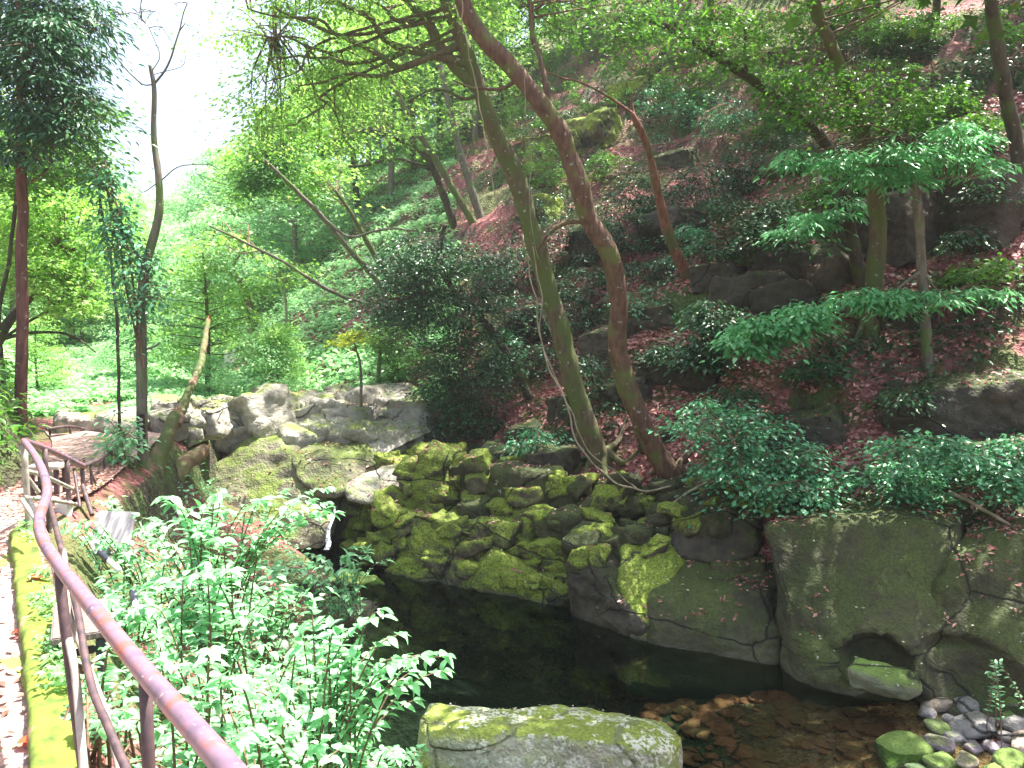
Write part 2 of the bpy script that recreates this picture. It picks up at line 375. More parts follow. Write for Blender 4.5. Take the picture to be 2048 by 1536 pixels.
# hillside ground
M_hill, nt, b, N, L = newmat('forest floor')
v, g = wpos(nt)
nA = tex(nt, 'Noise', .55, 5, v); nB = tex(nt, 'Noise', 5, 6, v); vo = tex(nt, 'Voronoi', 16, 2, v); nC = tex(nt, 'Noise', 40, 4, v)
lit = ramp(nt, vo.outputs['Color'], [(.1, (.06, .015, .018)), (.45, (.18, .045, .048)), (.8, (.34, .12, .12))])
earth = ramp(nt, nB.outputs['Fac'], [(.3, (.03, .025, .015)), (.7, (.085, .07, .04))])
moss = ramp(nt, nC.outputs['Fac'], [(.3, (.035, .07, .012)), (.7, (.1, .17, .03))])
sep = N.new('ShaderNodeSeparateXYZ'); L.new(g.outputs['True Normal'], sep.inputs[0])
flat = ramp(nt, sep.outputs['Z'], [(.45, (0,)), (.68, (1,))])
sb = N.new('ShaderNodeSeparateXYZ'); L.new(v, sb.inputs[0])
mm = ramp(nt, math_(nt, 'ADD', nA.outputs['Fac'], math_(nt, 'MULTIPLY', nB.outputs['Fac'], .3)), [(.62, (0,)), (.7, (1,))])
c = mix(nt, flat, earth, lit); c = mix(nt, math_(nt, 'MULTIPLY', mm, .8), c, moss)
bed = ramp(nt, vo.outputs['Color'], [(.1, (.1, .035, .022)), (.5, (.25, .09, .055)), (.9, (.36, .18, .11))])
deep = ramp(nt, math_(nt, 'ADD', sb.outputs['Z'], 3.0), [(.2, (.02, .26, .2)), (.72, (1, 1, 1))])  # water depth and reflected greenery painted into the bed colour as dark teal
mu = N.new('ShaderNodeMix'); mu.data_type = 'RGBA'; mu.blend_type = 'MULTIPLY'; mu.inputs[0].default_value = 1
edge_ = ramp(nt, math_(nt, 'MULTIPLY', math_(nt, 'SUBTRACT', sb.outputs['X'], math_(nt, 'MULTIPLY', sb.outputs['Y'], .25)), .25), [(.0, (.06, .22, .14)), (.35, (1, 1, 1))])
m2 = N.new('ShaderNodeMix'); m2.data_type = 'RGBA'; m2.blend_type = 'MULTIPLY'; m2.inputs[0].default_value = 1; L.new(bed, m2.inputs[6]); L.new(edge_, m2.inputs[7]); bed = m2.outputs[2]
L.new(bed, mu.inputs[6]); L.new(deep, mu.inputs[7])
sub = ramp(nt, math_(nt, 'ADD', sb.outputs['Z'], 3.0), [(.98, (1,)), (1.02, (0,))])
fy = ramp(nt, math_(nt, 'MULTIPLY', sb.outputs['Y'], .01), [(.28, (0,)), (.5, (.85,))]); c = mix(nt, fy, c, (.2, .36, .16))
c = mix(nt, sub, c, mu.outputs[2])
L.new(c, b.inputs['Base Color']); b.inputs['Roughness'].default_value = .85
bump(nt, math_(nt, 'ADD', vo.outputs['Distance'], nB.outputs['Fac']), .9, .06, b)

def simple(name, stops, sc, rough=.7, metal=0, bs=.4, scale=(1, 1, 1), spots=None):
    m, nt, b, N, L = newmat(name); v, _ = wpos(nt, scale)
    n = tex(nt, 'Noise', sc, 6, v); col = ramp(nt, n.outputs['Fac'], stops)
    if spots:
        n2 = tex(nt, 'Noise', spots[1], 3, v); col = mix(nt, ramp(nt, n2.outputs['Fac'], [(spots[2], (0,)), (spots[2] + .05, (1,))]), col, spots[0])
    L.new(col, b.inputs['Base Color']); b.inputs['Roughness'].default_value = rough; b.inputs['Metallic'].default_value = metal
    bump(nt, n.outputs['Fac'], bs, .01, b); return m
M_rail = simple('rusty painted pipe', [(.3, (.11, .075, .12)), (.5, (.2, .12, .17)), (.66, (.3, .09, .07))], 13, .45, .0, .25, spots=((.38, .33, .34), 60, .66))
M_post = simple('dark rusty iron', [(.3, (.035, .025, .035)), (.7, (.12, .07, .07))], 18, .6)
M_palepipe = simple('weathered pale pipe', [(.3, (.22, .19, .17)), (.7, (.45, .4, .36))], 14, .7)
M_mosskerb = simple('moss on kerb', [(.3, (.05, .08, .015)), (.5, (.15, .21, .025)), (.75, (.2, .25, .04))], 11, .95, 0, 1.0, spots=((.3, .2, .12), 5, .63))
M_concrete = simple('weathered concrete', [(.3, (.22, .2, .18)), (.7, (.42, .4, .36))], 14, .9, spots=((.08, .1, .04), 6, .55))
M_path = simple('gravel path', [(.3, (.2, .12, .1)), (.7, (.42, .3, .27))], 30, .9, 0, .8, spots=((.2, .22, .05), 1.8, .58))
M_wood = simple('weathered board', [(.3, (.1, .07, .065)), (.7, (.22, .17, .16))], 20, .8, scale=(1, 6, 1), spots=((.35, .33, .31), 40, .62))
M_streak = simple('streaked grey board', [(.35, (.05, .045, .06)), (.5, (.12, .115, .13)), (.65, (.26, .26, .28))], 9, .8, scale=(4, .5, .5))
M_white = simple('white paint', [(.3, (.68, .68, .68)), (.7, (.82, .82, .82))], 6, .6)
M_blue = simple('pale blue plastic', [(.3, (.3, .42, .5)), (.7, (.45, .55, .6))], 6, .4)
M_black = simple('black plastic', [(.3, (.015, .015, .03)), (.7, (.04, .04, .07))], 20, .35)
M_rotten = simple('broken red wood', [(.3, (.2, .05, .02)), (.7, (.5, .16, .07))], 25, .8, 0, .9)

# water: Fresnel mirror over a clear greenish layer (the bed shows where it is shallow)
M_water, nt, b, N, L = newmat('pool water'); N.remove(b)
v, g = wpos(nt, (1, .45, 1))
fr = N.new('ShaderNodeFresnel'); fr.inputs[0].default_value = 1.33
gl = N.new('ShaderNodeBsdfGlossy'); gl.inputs['Roughness'].default_value = .03; gl.inputs[0].default_value = (.95, 1, .97, 1)
tr = N.new('ShaderNodeBsdfTransparent'); tr.inputs[0].default_value = (.62, .74, .6, 1)
mx = N.new('ShaderNodeMixShader'); L.new(fr.outputs[0], mx.inputs[0]); L.new(tr.outputs[0], mx.inputs[1]); L.new(gl.outputs[0], mx.inputs[2])
L.new(mx.outputs[0], N['Material Output'].inputs[0])
nw = tex(nt, 'Noise', 5.5, 3, v); nw2 = tex(nt, 'Noise', 1.3, 2, v)
bb = N.new('ShaderNodeBump'); bb.inputs['Strength'].default_value = .22; bb.inputs['Distance'].default_value = .03
L.new(math_(nt, 'ADD', nw.outputs['Fac'], math_(nt, 'MULTIPLY', nw2.outputs['Fac'], 2)), bb.inputs['Height'])
L.new(bb.outputs[0], fr.inputs['Normal']); L.new(bb.outputs[0], gl.inputs['Normal'])
M_foam, nt, b, N, L = newmat('falling water')
v, g = wpos(nt, (6, 6, .5)); n = tex(nt, 'Noise', 3.5, 2, v)
b.inputs['Base Color'].default_value = (.75, .82, .95, 1); b.inputs['Roughness'].default_value = .15
tr = N.new('ShaderNodeBsdfTransparent'); mx = N.new('ShaderNodeMixShader')
L.new(ramp(nt, n.outputs['Fac'], [(.35, (.05,)), (.65, (.6,))]), mx.inputs[0]); L.new(tr.outputs[0], mx.inputs[1]); L.new(b.outputs[0], mx.inputs[2])
L.new(mx.outputs[0], N['Material Output'].inputs[0])

# ------------------------------------------------------------------ ground, path, water
def build_ground():
    na, nr = 760, 560
    az = np.radians(np.linspace(-115, 115, na)); r = np.geomspace(.35, 170, nr)
    A, R = np.meshgrid(az, r); X = np.sin(A) * R; Y = np.cos(A) * R
    Z = Hgt(X.ravel(), Y.ravel()).reshape(X.shape)
    V = np.stack([X, Y, Z], -1).reshape(-1, 3)
    i = (np.arange(nr - 1)[:, None] * na + np.arange(na - 1)[None, :]).ravel()
    Q = np.stack([i, i + 1, i + na + 1, i + na], -1)
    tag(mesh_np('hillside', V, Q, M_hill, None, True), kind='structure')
build_ground()
def strip(name, left, right, z, mat, n=60, crown=0):
    Lp = catmull(left, n); Rp = catmull(right, n); V = []; m = 7
    for a, c in zip(Lp, Rp):
        for t in np.linspace(0, 1, m):
            q = a * (1 - t) + c * t; V.append((q[0], q[1], z + .012 * math.sin(q[0] * 7 + q[1] * 5)))
    i = (np.arange(n - 1)[:, None] * m + np.arange(m - 1)[None, :]).ravel()
    return mesh_np(name, V, np.stack([i, i + 1, i + m + 1, i + m], -1), mat, None, True)
o = strip('path', [(-1.3, -2), (-2.1, 0), (-3.4, 2.8), (-4.85, 5.8), (-5.0, 8), (-5.6, 9.5), (-6.4, 11), (-7.2, 12.2)],
          [(1.1, -2.2), (.1, 0), (-1.62, 2.8), (-3.8, 6.4), (-4.05, 7.6), (-4.45, 9.2), (-4.95, 11), (-5.4, 12.2)], .03, M_path)
tag(o, kind='structure')
# pool surface with low ripples
nx = 90; gx = np.linspace(-6, 9, nx); gy = np.linspace(-1, 13.2, nx); GX, GY = np.meshgrid(gx, gy)
V = np.stack([GX, GY, np.full_like(GX, WATER)], -1).reshape(-1, 3); i = (np.arange(nx - 1)[:, None] * nx + np.arange(nx - 1)[None, :]).ravel()
tag(mesh_np('pool_water', V, np.stack([i, i + 1, i + nx + 1, i + nx], -1), M_water, None, True), kind='structure')

# ------------------------------------------------------------------ rocks
def cells(p, s=0):
    i0 = np.floor(p); b = np.full(len(p), 9.); b2 = np.full(len(p), 9.); h = np.zeros(len(p))
    for dx in (-1, 0, 1):
        for dy in (-1, 0, 1):
            for dz in (-1, 0, 1):
                c = i0 + np.array([dx, dy, dz]); f = c + np.stack([hash3(c, s), hash3(c, s + 1), hash3(c, s + 2)], -1); d = np.linalg.norm(p - f, axis=1)
                hh = hash3(c, s + 3); m = d < b; b2 = np.where(m, b, np.minimum(b2, d)); h = np.where(m, hh, h); b = np.where(m, d, b)
    return h, b2 - b
def rock_mesh(name, pts, mat, target=.09, rounding=3, amp=.06, seed=0, parent=None, cracks=.5, dents=()):
    bm = bmesh.new()
    for p in pts: bm.verts.new(Vector([float(q) for q in p]))
    r = bmesh.ops.convex_hull(bm, input=bm.verts)
    bmesh.ops.delete(bm, geom=[v for v in bm.verts if not v.link_faces], context='VERTS')
    co = np.array([v.co[:] for v in bm.verts]); size = float(np.linalg.norm(co.max(0) - co.min(0))); target = max(target, size / 60)
    for it in range(9):
        es = [e for e in bm.edges if e.calc_length() > target * 1.5]
        if not es: break
        bmesh.ops.subdivide_edges(bm, edges=es, cuts=1)
        bmesh.ops.triangulate(bm, faces=[f for f in bm.faces if len(f.verts) > 3])
    for _ in range(rounding): bmesh.ops.smooth_vert(bm, verts=bm.verts, factor=.5, use_axis_x=True, use_axis_y=True, use_axis_z=True)
    bm.normal_update()
    co = np.array([v.co[:] for v in bm.verts]); no = np.array([v.normal[:] for v in bm.verts])
    f1 = 1.1 / max(size * .45, .1)
    d = (fbm(co * f1 + seed, 3, seed) - .5) * 2.6 * amp * size
    rid = 1 - np.abs(2 * fbm(co * f1 * 2.3 + 3 + seed, 3, seed + 5) - 1)
    d -= np.clip(rid - .88, 0, 1) * 8 * amp * size * .5 * cracks
    d += (fbm(co * np.array([5, 5, 9]) + seed, 3, seed + 9) - .5) * .07 * min(1, size)
    cs = max(.22, size * .2); w_ = np.stack([fbm(co * 1.7, 2, 71 + q) for q in range(3)], -1) * .8
    h_, e_ = cells((co * np.array([1, 1, 1.6])) / cs + w_ + seed, seed % 7); d += ((h_ - .5) * np.minimum(e_ * 5, 1) - np.clip(.14 - e_, 0, 1) * 1.2) * cs * .32 * cracks
    d += (fbm(co * 14 + seed, 2, seed + 2) - .5) * .022
    co = co + no * d[:, None]
    for c_, r_, dp in dents:
        q_ = (co - c_) / np.array([r_, 1.2, r_ * .8]); co = co + np.array([.3, 1, 0]) * (dp * np.clip(1 - (q_ ** 2).sum(1), 0, 1) ** .6)[:, None] * (no[:, 1] < .3)[:, None]
    T = np.array([[v.index for v in f.verts] for f in bm.faces]) if bm.verts.index_update() is None else None
    bm.free()
    o = mesh_np(name, co, T, mat, parent, True)
    return o
def block_pts(c, sx, sy, sz, rz=0, tilt=(0, 0), jit=.22, seed=0, extra=4):
    r = np.random.default_rng(seed + 991); pts = []
    for a in (-1, 1):
        for b_ in (-1, 1):
            for d in (-1, 1):
                pts.append(np.array([a, b_, d]) * (1 - jit * r.random(3) * 1.6))
    for _ in range(extra):
        q = r.normal(0, 1, 3); q /= np.abs(q).max(); pts.append(q * (1 + .18 * r.random()))
    pts = np.array(pts) * np.array([sx, sy, sz]) / 2
    cr, sr = math.cos(rz), math.sin(rz); tx, ty = tilt
    Rz = np.array([[cr, -sr, 0], [sr, cr, 0], [0, 0, 1]])
    Rx = np.array([[1, 0, 0], [0, math.cos(tx), -math.sin(tx)], [0, math.sin(tx), math.cos(tx)]])
    Ry = np.array([[math.cos(ty), 0, math.sin(ty)], [0, 1, 0], [-math.sin(ty), 0, math.cos(ty)]])
    return pts @ (Rz @ Rx @ Ry).T + np.asarray(c)
rocks_xyz = []
def rock_px(px, py, w, h, mat, desc, group, push=.25, rz=None, tilt=(0, 0), seed=None, deep=1.0, amp=.05, Y=None, label=None, jit=.22, rounding=3, name='rock'):
    """a rock whose face shows w x h photo pixels about (px, py), standing on the slope there"""
    seed = seed if seed is not None else int(px * 7 + py * 13) % 997
    q = hit(px, py + h * .35) if Y is None else P(px, py, Y)
    dist = q[1] / math.cos(PITCH); sx, sz = w * dist / F, h * dist / F * 1.08; sy = min(sx, max(sz, sx * .6)) * deep
    c = P(px, py, q[1] + sy * push)
    r = np.random.default_rng(seed)
    rz = rz if rz is not None else math.radians(-33) + r.normal(0, .3)
    o = rock_mesh(name, block_pts(c, sx, sy, sz, rz, tilt, jit, seed), mat, .05, rounding, amp, seed)
    at_origin(o, c - np.array([0, 0, sz / 2]))
    if label: tag(o, label, 'rock', group)
    else: auto(o, desc, 'rock', group, (px, py))
    rocks_xyz.append((c, sx)); return o
def slab(outline, back, mat, label, group=None, amp=.03, seed=1, target=.08, rounding=3, cracks=.4, name='boulder', dents=()):
    fr = [P(*q) for q in outline]; pts = []
    for f in fr: pts += [f, f + np.asarray(back) * 1.0]
    c = np.mean(pts, 0)
    for f in fr:
        if -2.2 < f[2] < -1.45 and f[1] < 11: pts += [np.array([f[0], f[1] + .12, -2.75]), np.array([f[0], f[1] + .02, -2.12])]
    o = rock_mesh(name, pts, mat, target, rounding, amp, seed, None, cracks, dents)
    at_origin(o, (c[0], c[1], min(p[2] for p in pts))); tag(o, label, 'boulder', group); return o

# the boulder in front, its top face towards us
zt = -1.5
pts = [Pz(862, 1402, zt), Pz(1120, 1412, zt + .02), Pz(1325, 1452, zt), Pz(1362, 1478, zt - .08), Pz(1340, 1500, zt - .05), Pz(860, 1470, zt), Pz(838, 1440, zt - .06), Pz(1100, 1470, zt + .05)]
pts += [Pz(815, 1640, -2.15), Pz(1375, 1660, -2.1), Pz(1352, 1700, -2.3), Pz(850, 1700, -2.3), Pz(845, 1440, -2.6) + np.array([0, .1, 0]), Pz(1340, 1470, -2.6) + np.array([0, .2, 0])]
o = rock_mesh('boulder', pts, R_front, .035, 2, .018, 4, None, .25); at_origin(o, (Pz(1100, 1500, -2.3)))
tag(o, 'flat-topped mossy boulder with white lichen in front of the pool', 'boulder')
# the great slabs on the right
slab([(1524, 1052, 8.75), (1610, 1036, 8.8), (1780, 1028, 8.6), (1910, 1052, 8.25), (1922, 1110, 8.1), (1850, 1250, 7.8), (1835, 1345, 7.5), (1650, 1372, 7.7), (1600, 1320, 7.95), (1560, 1200, 8.3), (1535, 1100, 8.6)], (.8, 1.3, .12), R_olive,
     'huge smooth olive boulder with cracks rising from the right side of the pool', 'big smooth boulders by the pool', .016, 3, .06, 2, .35, dents=[(P(1765, 1345, 7.55), .36, .5)])
slab([(1925, 1068, 8.2), (1990, 1058, 8.0), (2120, 1090, 7.6), (2300, 1180, 6.9), (2330, 1330, 6.7), (2120, 1400, 6.9), (1990, 1392, 7.05), (1850, 1370, 7.4), (1842, 1262, 7.75), (1885, 1170, 8.0)], (.9, 1.2, .12), R_olive,
     'smooth yellowish olive boulder above the pebbles at the right edge', 'big smooth boulders by the pool', .02, 8, .06, 2, .4, dents=[(P(1960, 1370, 7.1), .4, .35)])
slab([(1345, 1165, 9.1), (1440, 1180, 8.9), (1530, 1190, 8.7), (1556, 1240, 8.45), (1560, 1310, 8.3), (1440, 1290, 8.55), (1300, 1250, 8.9), (1290, 1190, 9.15)], (.6, .95, .25), R_olive,
     'long low olive ledge rock with dark foot between pool and dark cleft', 'big smooth boulders by the pool', .03, 5, .07, 2)
slab([(1140, 1118, 9.9), (1200, 1135, 9.6), (1262, 1225, 9.1), (1290, 1255, 9.0), (1210, 1235, 9.4), (1155, 1180, 9.7)], (.55, .8, .3), R_dark,
     'leaning slab with a dark bare face at the water edge', None, .02, 6, .06, 1)
slab([(1240, 1095, 9.8), (1330, 1110, 9.6), (1345, 1160, 9.3), (1300, 1250, 8.95), (1265, 1225, 9.05), (1235, 1150, 9.4)], (.5, .8, .25), R_moss,
     'tall yellow-green mossy wedge right of the dark leaning slab', None, .025, 9, .06, 2)
slab([(1340, 1015, 10.0), (1440, 1012, 9.9), (1510, 1040, 9.6), (1515, 1110, 9.4), (1440, 1140, 9.4), (1340, 1115, 9.7)], (.5, .9, .3), R_dark,
     'square block with mossy top and black face left of the deep cleft', None, .03, 12, .07, 2)
MG = 'mossy rocks along the far side of the pool'
for a in [(800, 985, 120, 110, R_moss), (880, 985, 130, 130, R_moss), (740, 1045, 130, 120, R_moss), (830, 1080, 110, 110, R_moss), (905, 1095, 130, 110, R_moss),
          (845, 1140, 110, 70, R_moss), (935, 1150, 120, 80, R_moss), (1000, 1075, 110, 90, R_moss), (1020, 1160, 150, 80, R_moss), (1100, 1180, 110, 70, R_moss),
          (1090, 1110, 100, 60, R_moss), (1150, 1060, 130, 80, R_olive), (1215, 1085, 100, 60, R_moss), (1165, 1160, 70, 80, R_moss), (1290, 1075, 90, 50, R_moss),
          (1050, 1000, 110, 110, R_olive), (960, 975, 90, 100, R_olive), (1140, 1000, 110, 50, R_olive), (1230, 1020, 100, 60, R_olive), (1310, 1010, 80, 50, R_olive),
          (1480, 1150, 120, 60, R_olive), (1180, 1210, 80, 50, R_moss), (880, 920, 90, 60, R_moss), (1000, 920, 90, 50, R_dark), (1110, 930, 100, 60, R_dark),
          (1390, 1170, 90, 50, R_olive), (690, 1060, 50, 90, R_dark), (790, 930, 90, 60, R_moss), (1060, 1060, 60, 70, R_moss), (1255, 1150, 60, 50, R_moss),
          (960, 1040, 70, 90, R_olive), (1130, 1085, 70, 50, R_moss), (1190, 1035, 80, 45, R_moss), (1350, 1060, 60, 50, R_olive), (880, 1180, 60, 40, R_moss), (1330, 985, 60, 40, R_olive)]:
    px, py, w, h, m = a
    d = {R_moss.name: 'angular rock under bright green moss', R_olive.name: 'weathered olive rock with leaf litter', R_dark.name: 'dark rough rock half in shade'}[m.name]
    rock_px(px, py, w * 1.12, h * 1.15, m, d, MG, push=.18, tilt=(random.uniform(-.2, .25), random.uniform(-.35, .35)), amp=.055, rounding=2)
HG = 'rock outcrops on the wooded slope'
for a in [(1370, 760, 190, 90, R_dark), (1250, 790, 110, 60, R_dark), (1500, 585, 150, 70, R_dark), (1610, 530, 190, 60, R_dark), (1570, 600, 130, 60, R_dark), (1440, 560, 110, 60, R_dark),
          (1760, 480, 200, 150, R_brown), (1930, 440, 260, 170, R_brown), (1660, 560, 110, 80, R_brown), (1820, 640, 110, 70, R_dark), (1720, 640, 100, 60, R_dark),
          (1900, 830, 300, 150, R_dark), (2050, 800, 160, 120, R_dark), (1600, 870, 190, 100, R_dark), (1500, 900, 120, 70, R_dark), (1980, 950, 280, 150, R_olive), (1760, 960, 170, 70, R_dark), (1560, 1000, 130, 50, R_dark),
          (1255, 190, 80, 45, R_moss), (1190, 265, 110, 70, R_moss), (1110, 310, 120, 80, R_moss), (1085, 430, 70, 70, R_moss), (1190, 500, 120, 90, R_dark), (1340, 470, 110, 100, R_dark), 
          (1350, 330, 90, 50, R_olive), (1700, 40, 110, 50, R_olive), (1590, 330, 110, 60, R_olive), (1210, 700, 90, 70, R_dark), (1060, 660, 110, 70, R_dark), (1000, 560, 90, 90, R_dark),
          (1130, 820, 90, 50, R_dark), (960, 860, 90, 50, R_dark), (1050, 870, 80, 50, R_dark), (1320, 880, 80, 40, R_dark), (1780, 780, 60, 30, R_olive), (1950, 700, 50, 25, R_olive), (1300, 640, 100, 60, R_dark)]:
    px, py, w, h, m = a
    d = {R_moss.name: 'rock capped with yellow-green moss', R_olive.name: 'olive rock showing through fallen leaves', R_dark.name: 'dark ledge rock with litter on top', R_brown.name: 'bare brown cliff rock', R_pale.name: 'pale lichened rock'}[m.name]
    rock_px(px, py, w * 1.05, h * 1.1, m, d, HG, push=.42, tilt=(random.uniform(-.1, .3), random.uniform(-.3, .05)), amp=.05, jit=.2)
rb = np.random.default_rng(3); bpy.context.view_layer.update(); dg = bpy.context.evaluated_depsgraph_get()
for i in range(150):
    px = rb.uniform(700, 1540); lo = np.interp(px, [700, 850, 1100, 1540], [950, 870, 930, 1000]); hi = np.interp(px, [700, 900, 1130, 1200, 1320, 1540], [1100, 1170, 1195, 1120, 1110, 1010]); py = rb.uniform(lo, hi)
    ok, lc, nr_, _i, ob, _m = S.ray_cast(dg, Vector(CAM), Vector(ray(px, py)).normalized())
    if not ok or lc.z < WATER: continue
    w = rb.uniform(38, 95); m = R_moss if px < 1080 or rb.random() < .35 else R_olive
    rock_px(px, py, w, w * rb.uniform(.35, .75), m, 'small angular bright-mossed rock' if m is R_moss else 'small olive rock', MG, push=.12, Y=lc.y, tilt=(rb.uniform(-.3, .4), rb.uniform(-.6, .2)), amp=.06, rounding=0, jit=.34)
# rocks about the little waterfall and upstream in the sun
slab([(368, 1000, 13.3), (430, 925, 13.7), (500, 872, 14.0), (556, 878, 13.8), (600, 930, 13.5), (650, 985, 13.1), (665, 1035, 12.9), (600, 1100, 12.7), (430, 1110, 12.8)], (.5, 1.7, .1), R_mid,
     'big wedge-shaped boulder with a sunlit sloping edge left of the waterfall', None, .014, 14, .06, 0, .3)
slab([(575, 905, 13.6), (640, 895, 13.7), (700, 915, 13.4), (705, 955, 13.1), (680, 990, 12.9), (640, 1000, 12.9), (590, 960, 13.2)], (.5, 1.0, .15), R_mid, 'rounded grey-brown boulder wedged beside the big sunlit boulder', None, .02, 16, .06, 4)
slab([(672, 880, 14.2), (720, 858, 14.4), (790, 862, 14.3), (808, 890, 14.0), (760, 915, 13.8), (700, 912, 13.9)], (.4, 1.1, .1), R_pale, 'sunlit pale boulder at the head of the waterfall', None, .03, 18, .06, 2)
slab([(706, 915, 13.6), (735, 912, 13.7), (742, 935, 13.5), (712, 948, 13.4)], (.2, .4, .05), R_olive, 'small pale boulder jammed between the sunlit boulders', None, .03, 19, .05, 3)
slab([(690, 975, 13.0), (760, 930, 13.3), (800, 930, 13.2), (800, 985, 12.7), (740, 1010, 12.6), (690, 1000, 12.8)], (.4, .9, -.1), R_pale, 'smooth water-worn grey slab sloping down right of the waterfall', None, .02, 21, .06, 3)
slab([(560, 1010, 12.9), (620, 1030, 12.6), (655, 1050, 12.5), (636, 1100, 12.4), (560, 1100, 12.4)], (.1, .8, .1), R_mid, 'brown rock at the left foot of the waterfall', None, .03, 23, .06, 3)
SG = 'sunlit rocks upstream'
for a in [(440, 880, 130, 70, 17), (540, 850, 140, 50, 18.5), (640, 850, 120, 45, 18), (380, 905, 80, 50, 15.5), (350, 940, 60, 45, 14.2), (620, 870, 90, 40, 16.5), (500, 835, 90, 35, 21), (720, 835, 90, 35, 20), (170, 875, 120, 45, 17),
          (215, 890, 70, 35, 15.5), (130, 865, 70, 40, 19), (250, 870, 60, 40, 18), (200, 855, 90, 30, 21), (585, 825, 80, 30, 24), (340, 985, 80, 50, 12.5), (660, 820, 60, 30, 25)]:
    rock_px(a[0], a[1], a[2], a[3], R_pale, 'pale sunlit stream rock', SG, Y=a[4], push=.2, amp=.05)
rb = np.random.default_rng(23)
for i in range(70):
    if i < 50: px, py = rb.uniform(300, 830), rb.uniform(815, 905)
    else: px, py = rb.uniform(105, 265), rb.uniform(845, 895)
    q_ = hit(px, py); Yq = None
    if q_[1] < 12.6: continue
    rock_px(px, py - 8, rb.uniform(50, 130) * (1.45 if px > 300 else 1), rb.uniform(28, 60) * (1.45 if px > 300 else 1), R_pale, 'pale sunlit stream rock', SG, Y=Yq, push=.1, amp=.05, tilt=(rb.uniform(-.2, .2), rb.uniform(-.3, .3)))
rock_px(705, 1168, 120, 42, R_greenst, '', None, Y=11.2, label='low greenish rock standing out of the upper pool', rounding=4)
rock_px(560, 1290, 60, 30, R_grey, '', None, Y=6.6, label='grey stone showing through the shrubs left of the pool')
rock_px(628, 1348, 62, 70, R_moss, '', None, Y=6.4, label='square yellow-green mossy stone at the left pool edge')
rock_px(600, 1160, 120, 50, R_dark, '', None, Y=10.8, label='dark wet rock behind the shrubs in the upper pool')
rock_px(1770, 1362, 140, 52, R_greenst, '', None, Y=7.2, label='long flat grey-green stone under the hollow of the huge boulder', rounding=4, amp=.02)
rock_px(1390 + 3, 1246, 30, 20, R_purple, 'x', None, Y=8.9, label='small violet stone at the foot of the long ledge')

# ------------------------------------------------------------------ pebbles
PG = 'pebbles on the little beach'
protos = {}
def pebble_data(k, mat):
    if (k, mat.name) not in protos:
        o = rock_mesh('pebble', block_pts((0, 0, 0), 1, .75, .5, 0, (0, 0), .35, k, 8), mat, .1, 4, .03, k + 40, None, 0)
        protos[(k, mat.name)] = o.data; bpy.data.objects.remove(o)
    return protos[(k, mat.name)]
PM = [(R_grey, 'grey'), (R_purple, 'violet-grey'), (R_tan, 'tan'), (R_greenst, 'greenish'), (R_grey, 'grey')]
placed = []
def pebble(px, py, w, mi, k, rz, z=None, cat='pebble', group=PG, label=None):
    q = hit(px, py); dist = q[1]; s = w * dist / F
    for (x, y, r_) in placed:
        if math.hypot(q[0] - x, q[1] - y) < (r_ + s) * .36: return
    placed.append((q[0], q[1], s))
    o = bpy.data.objects.new(cat, pebble_data(k, PM[mi][0])); COL.objects.link(o)
    o.location = (q[0], q[1], ground(q[0], q[1]) + s * .14); o.scale = (s, s, s * random.uniform(.8, 1.15)); o.rotation_euler = (random.uniform(-.15, .15), random.uniform(-.15, .15), rz)
    if label: tag(o, label, cat, group); return
    px, py = topx(o.location)
    sz = 'small' if w < 42 else ('medium' if w < 62 else 'large')
    auto(o, f'{sz} rounded {PM[mi][1]} pebble', cat, group, (px, py))
pebble(1945, 1462, 100, 0, 1, .4, label='biggest pale grey stone in the middle of the beach', cat='stone')
pebble(1800, 1528, 120, 3, 2, .1, label='mossy white-topped stone at the bottom edge right of the boulder', cat='stone')
pebble(2030, 1420, 90, 3, 3, 1.2, label='dark olive stone at the right edge of the beach', cat='stone')
r2 = np.random.default_rng(5)
for w, n in ((72, 40), (52, 110), (36, 240)):
    for _ in range(n):
        py = r2.uniform(1378, 1570); x0 = np.interp(py, [1378, 1400, 1440, 1480, 1536, 1570], [1980, 1870, 1850, 1870, 1760, 1720])
        px = r2.uniform(x0, 2075)
        pebble(px, py, w * r2.uniform(.8, 1.2), int(r2.integers(0, 5)), int(r2.integers(1, 6)), r2.uniform(0, 6))
# stones of the shallow bed: one uncounted carpet under the water
parts = []; base = pebble_data(2, R_bed)
bv = np.array([v.co[:] for v in base.vertices]); bt = np.array([list(p.vertices) for p in base.polygons])
for _ in range(900):
    x, y = r2.uniform(-.5, 4.4), r2.uniform(3.8, 8.6); z = ground(x, y)
    if z > -2.02 or z < -2.75: continue
    s = r2.uniform(.08, .3); a = r2.uniform(0, 6.28); c, s_ = math.cos(a), math.sin(a)
    vv = bv * s * np.array([1, 1, .38]); vv = np.stack([vv[:, 0] * c - vv[:, 1] * s_, vv[:, 0] * s_ + vv[:, 1] * c, vv[:, 2]], -1) + np.array([x, y, min(z + .01, WATER - .05 - s * .2)])
    parts.append((vv, bt, None, 0))
V, T, Rr, Mi = join(parts); tag(mesh_np('stream_bed_stones', V, T, R_bed, None, True), 'red-brown stones carpeting the shallow bed under the water', 'stones', kind='stuff')
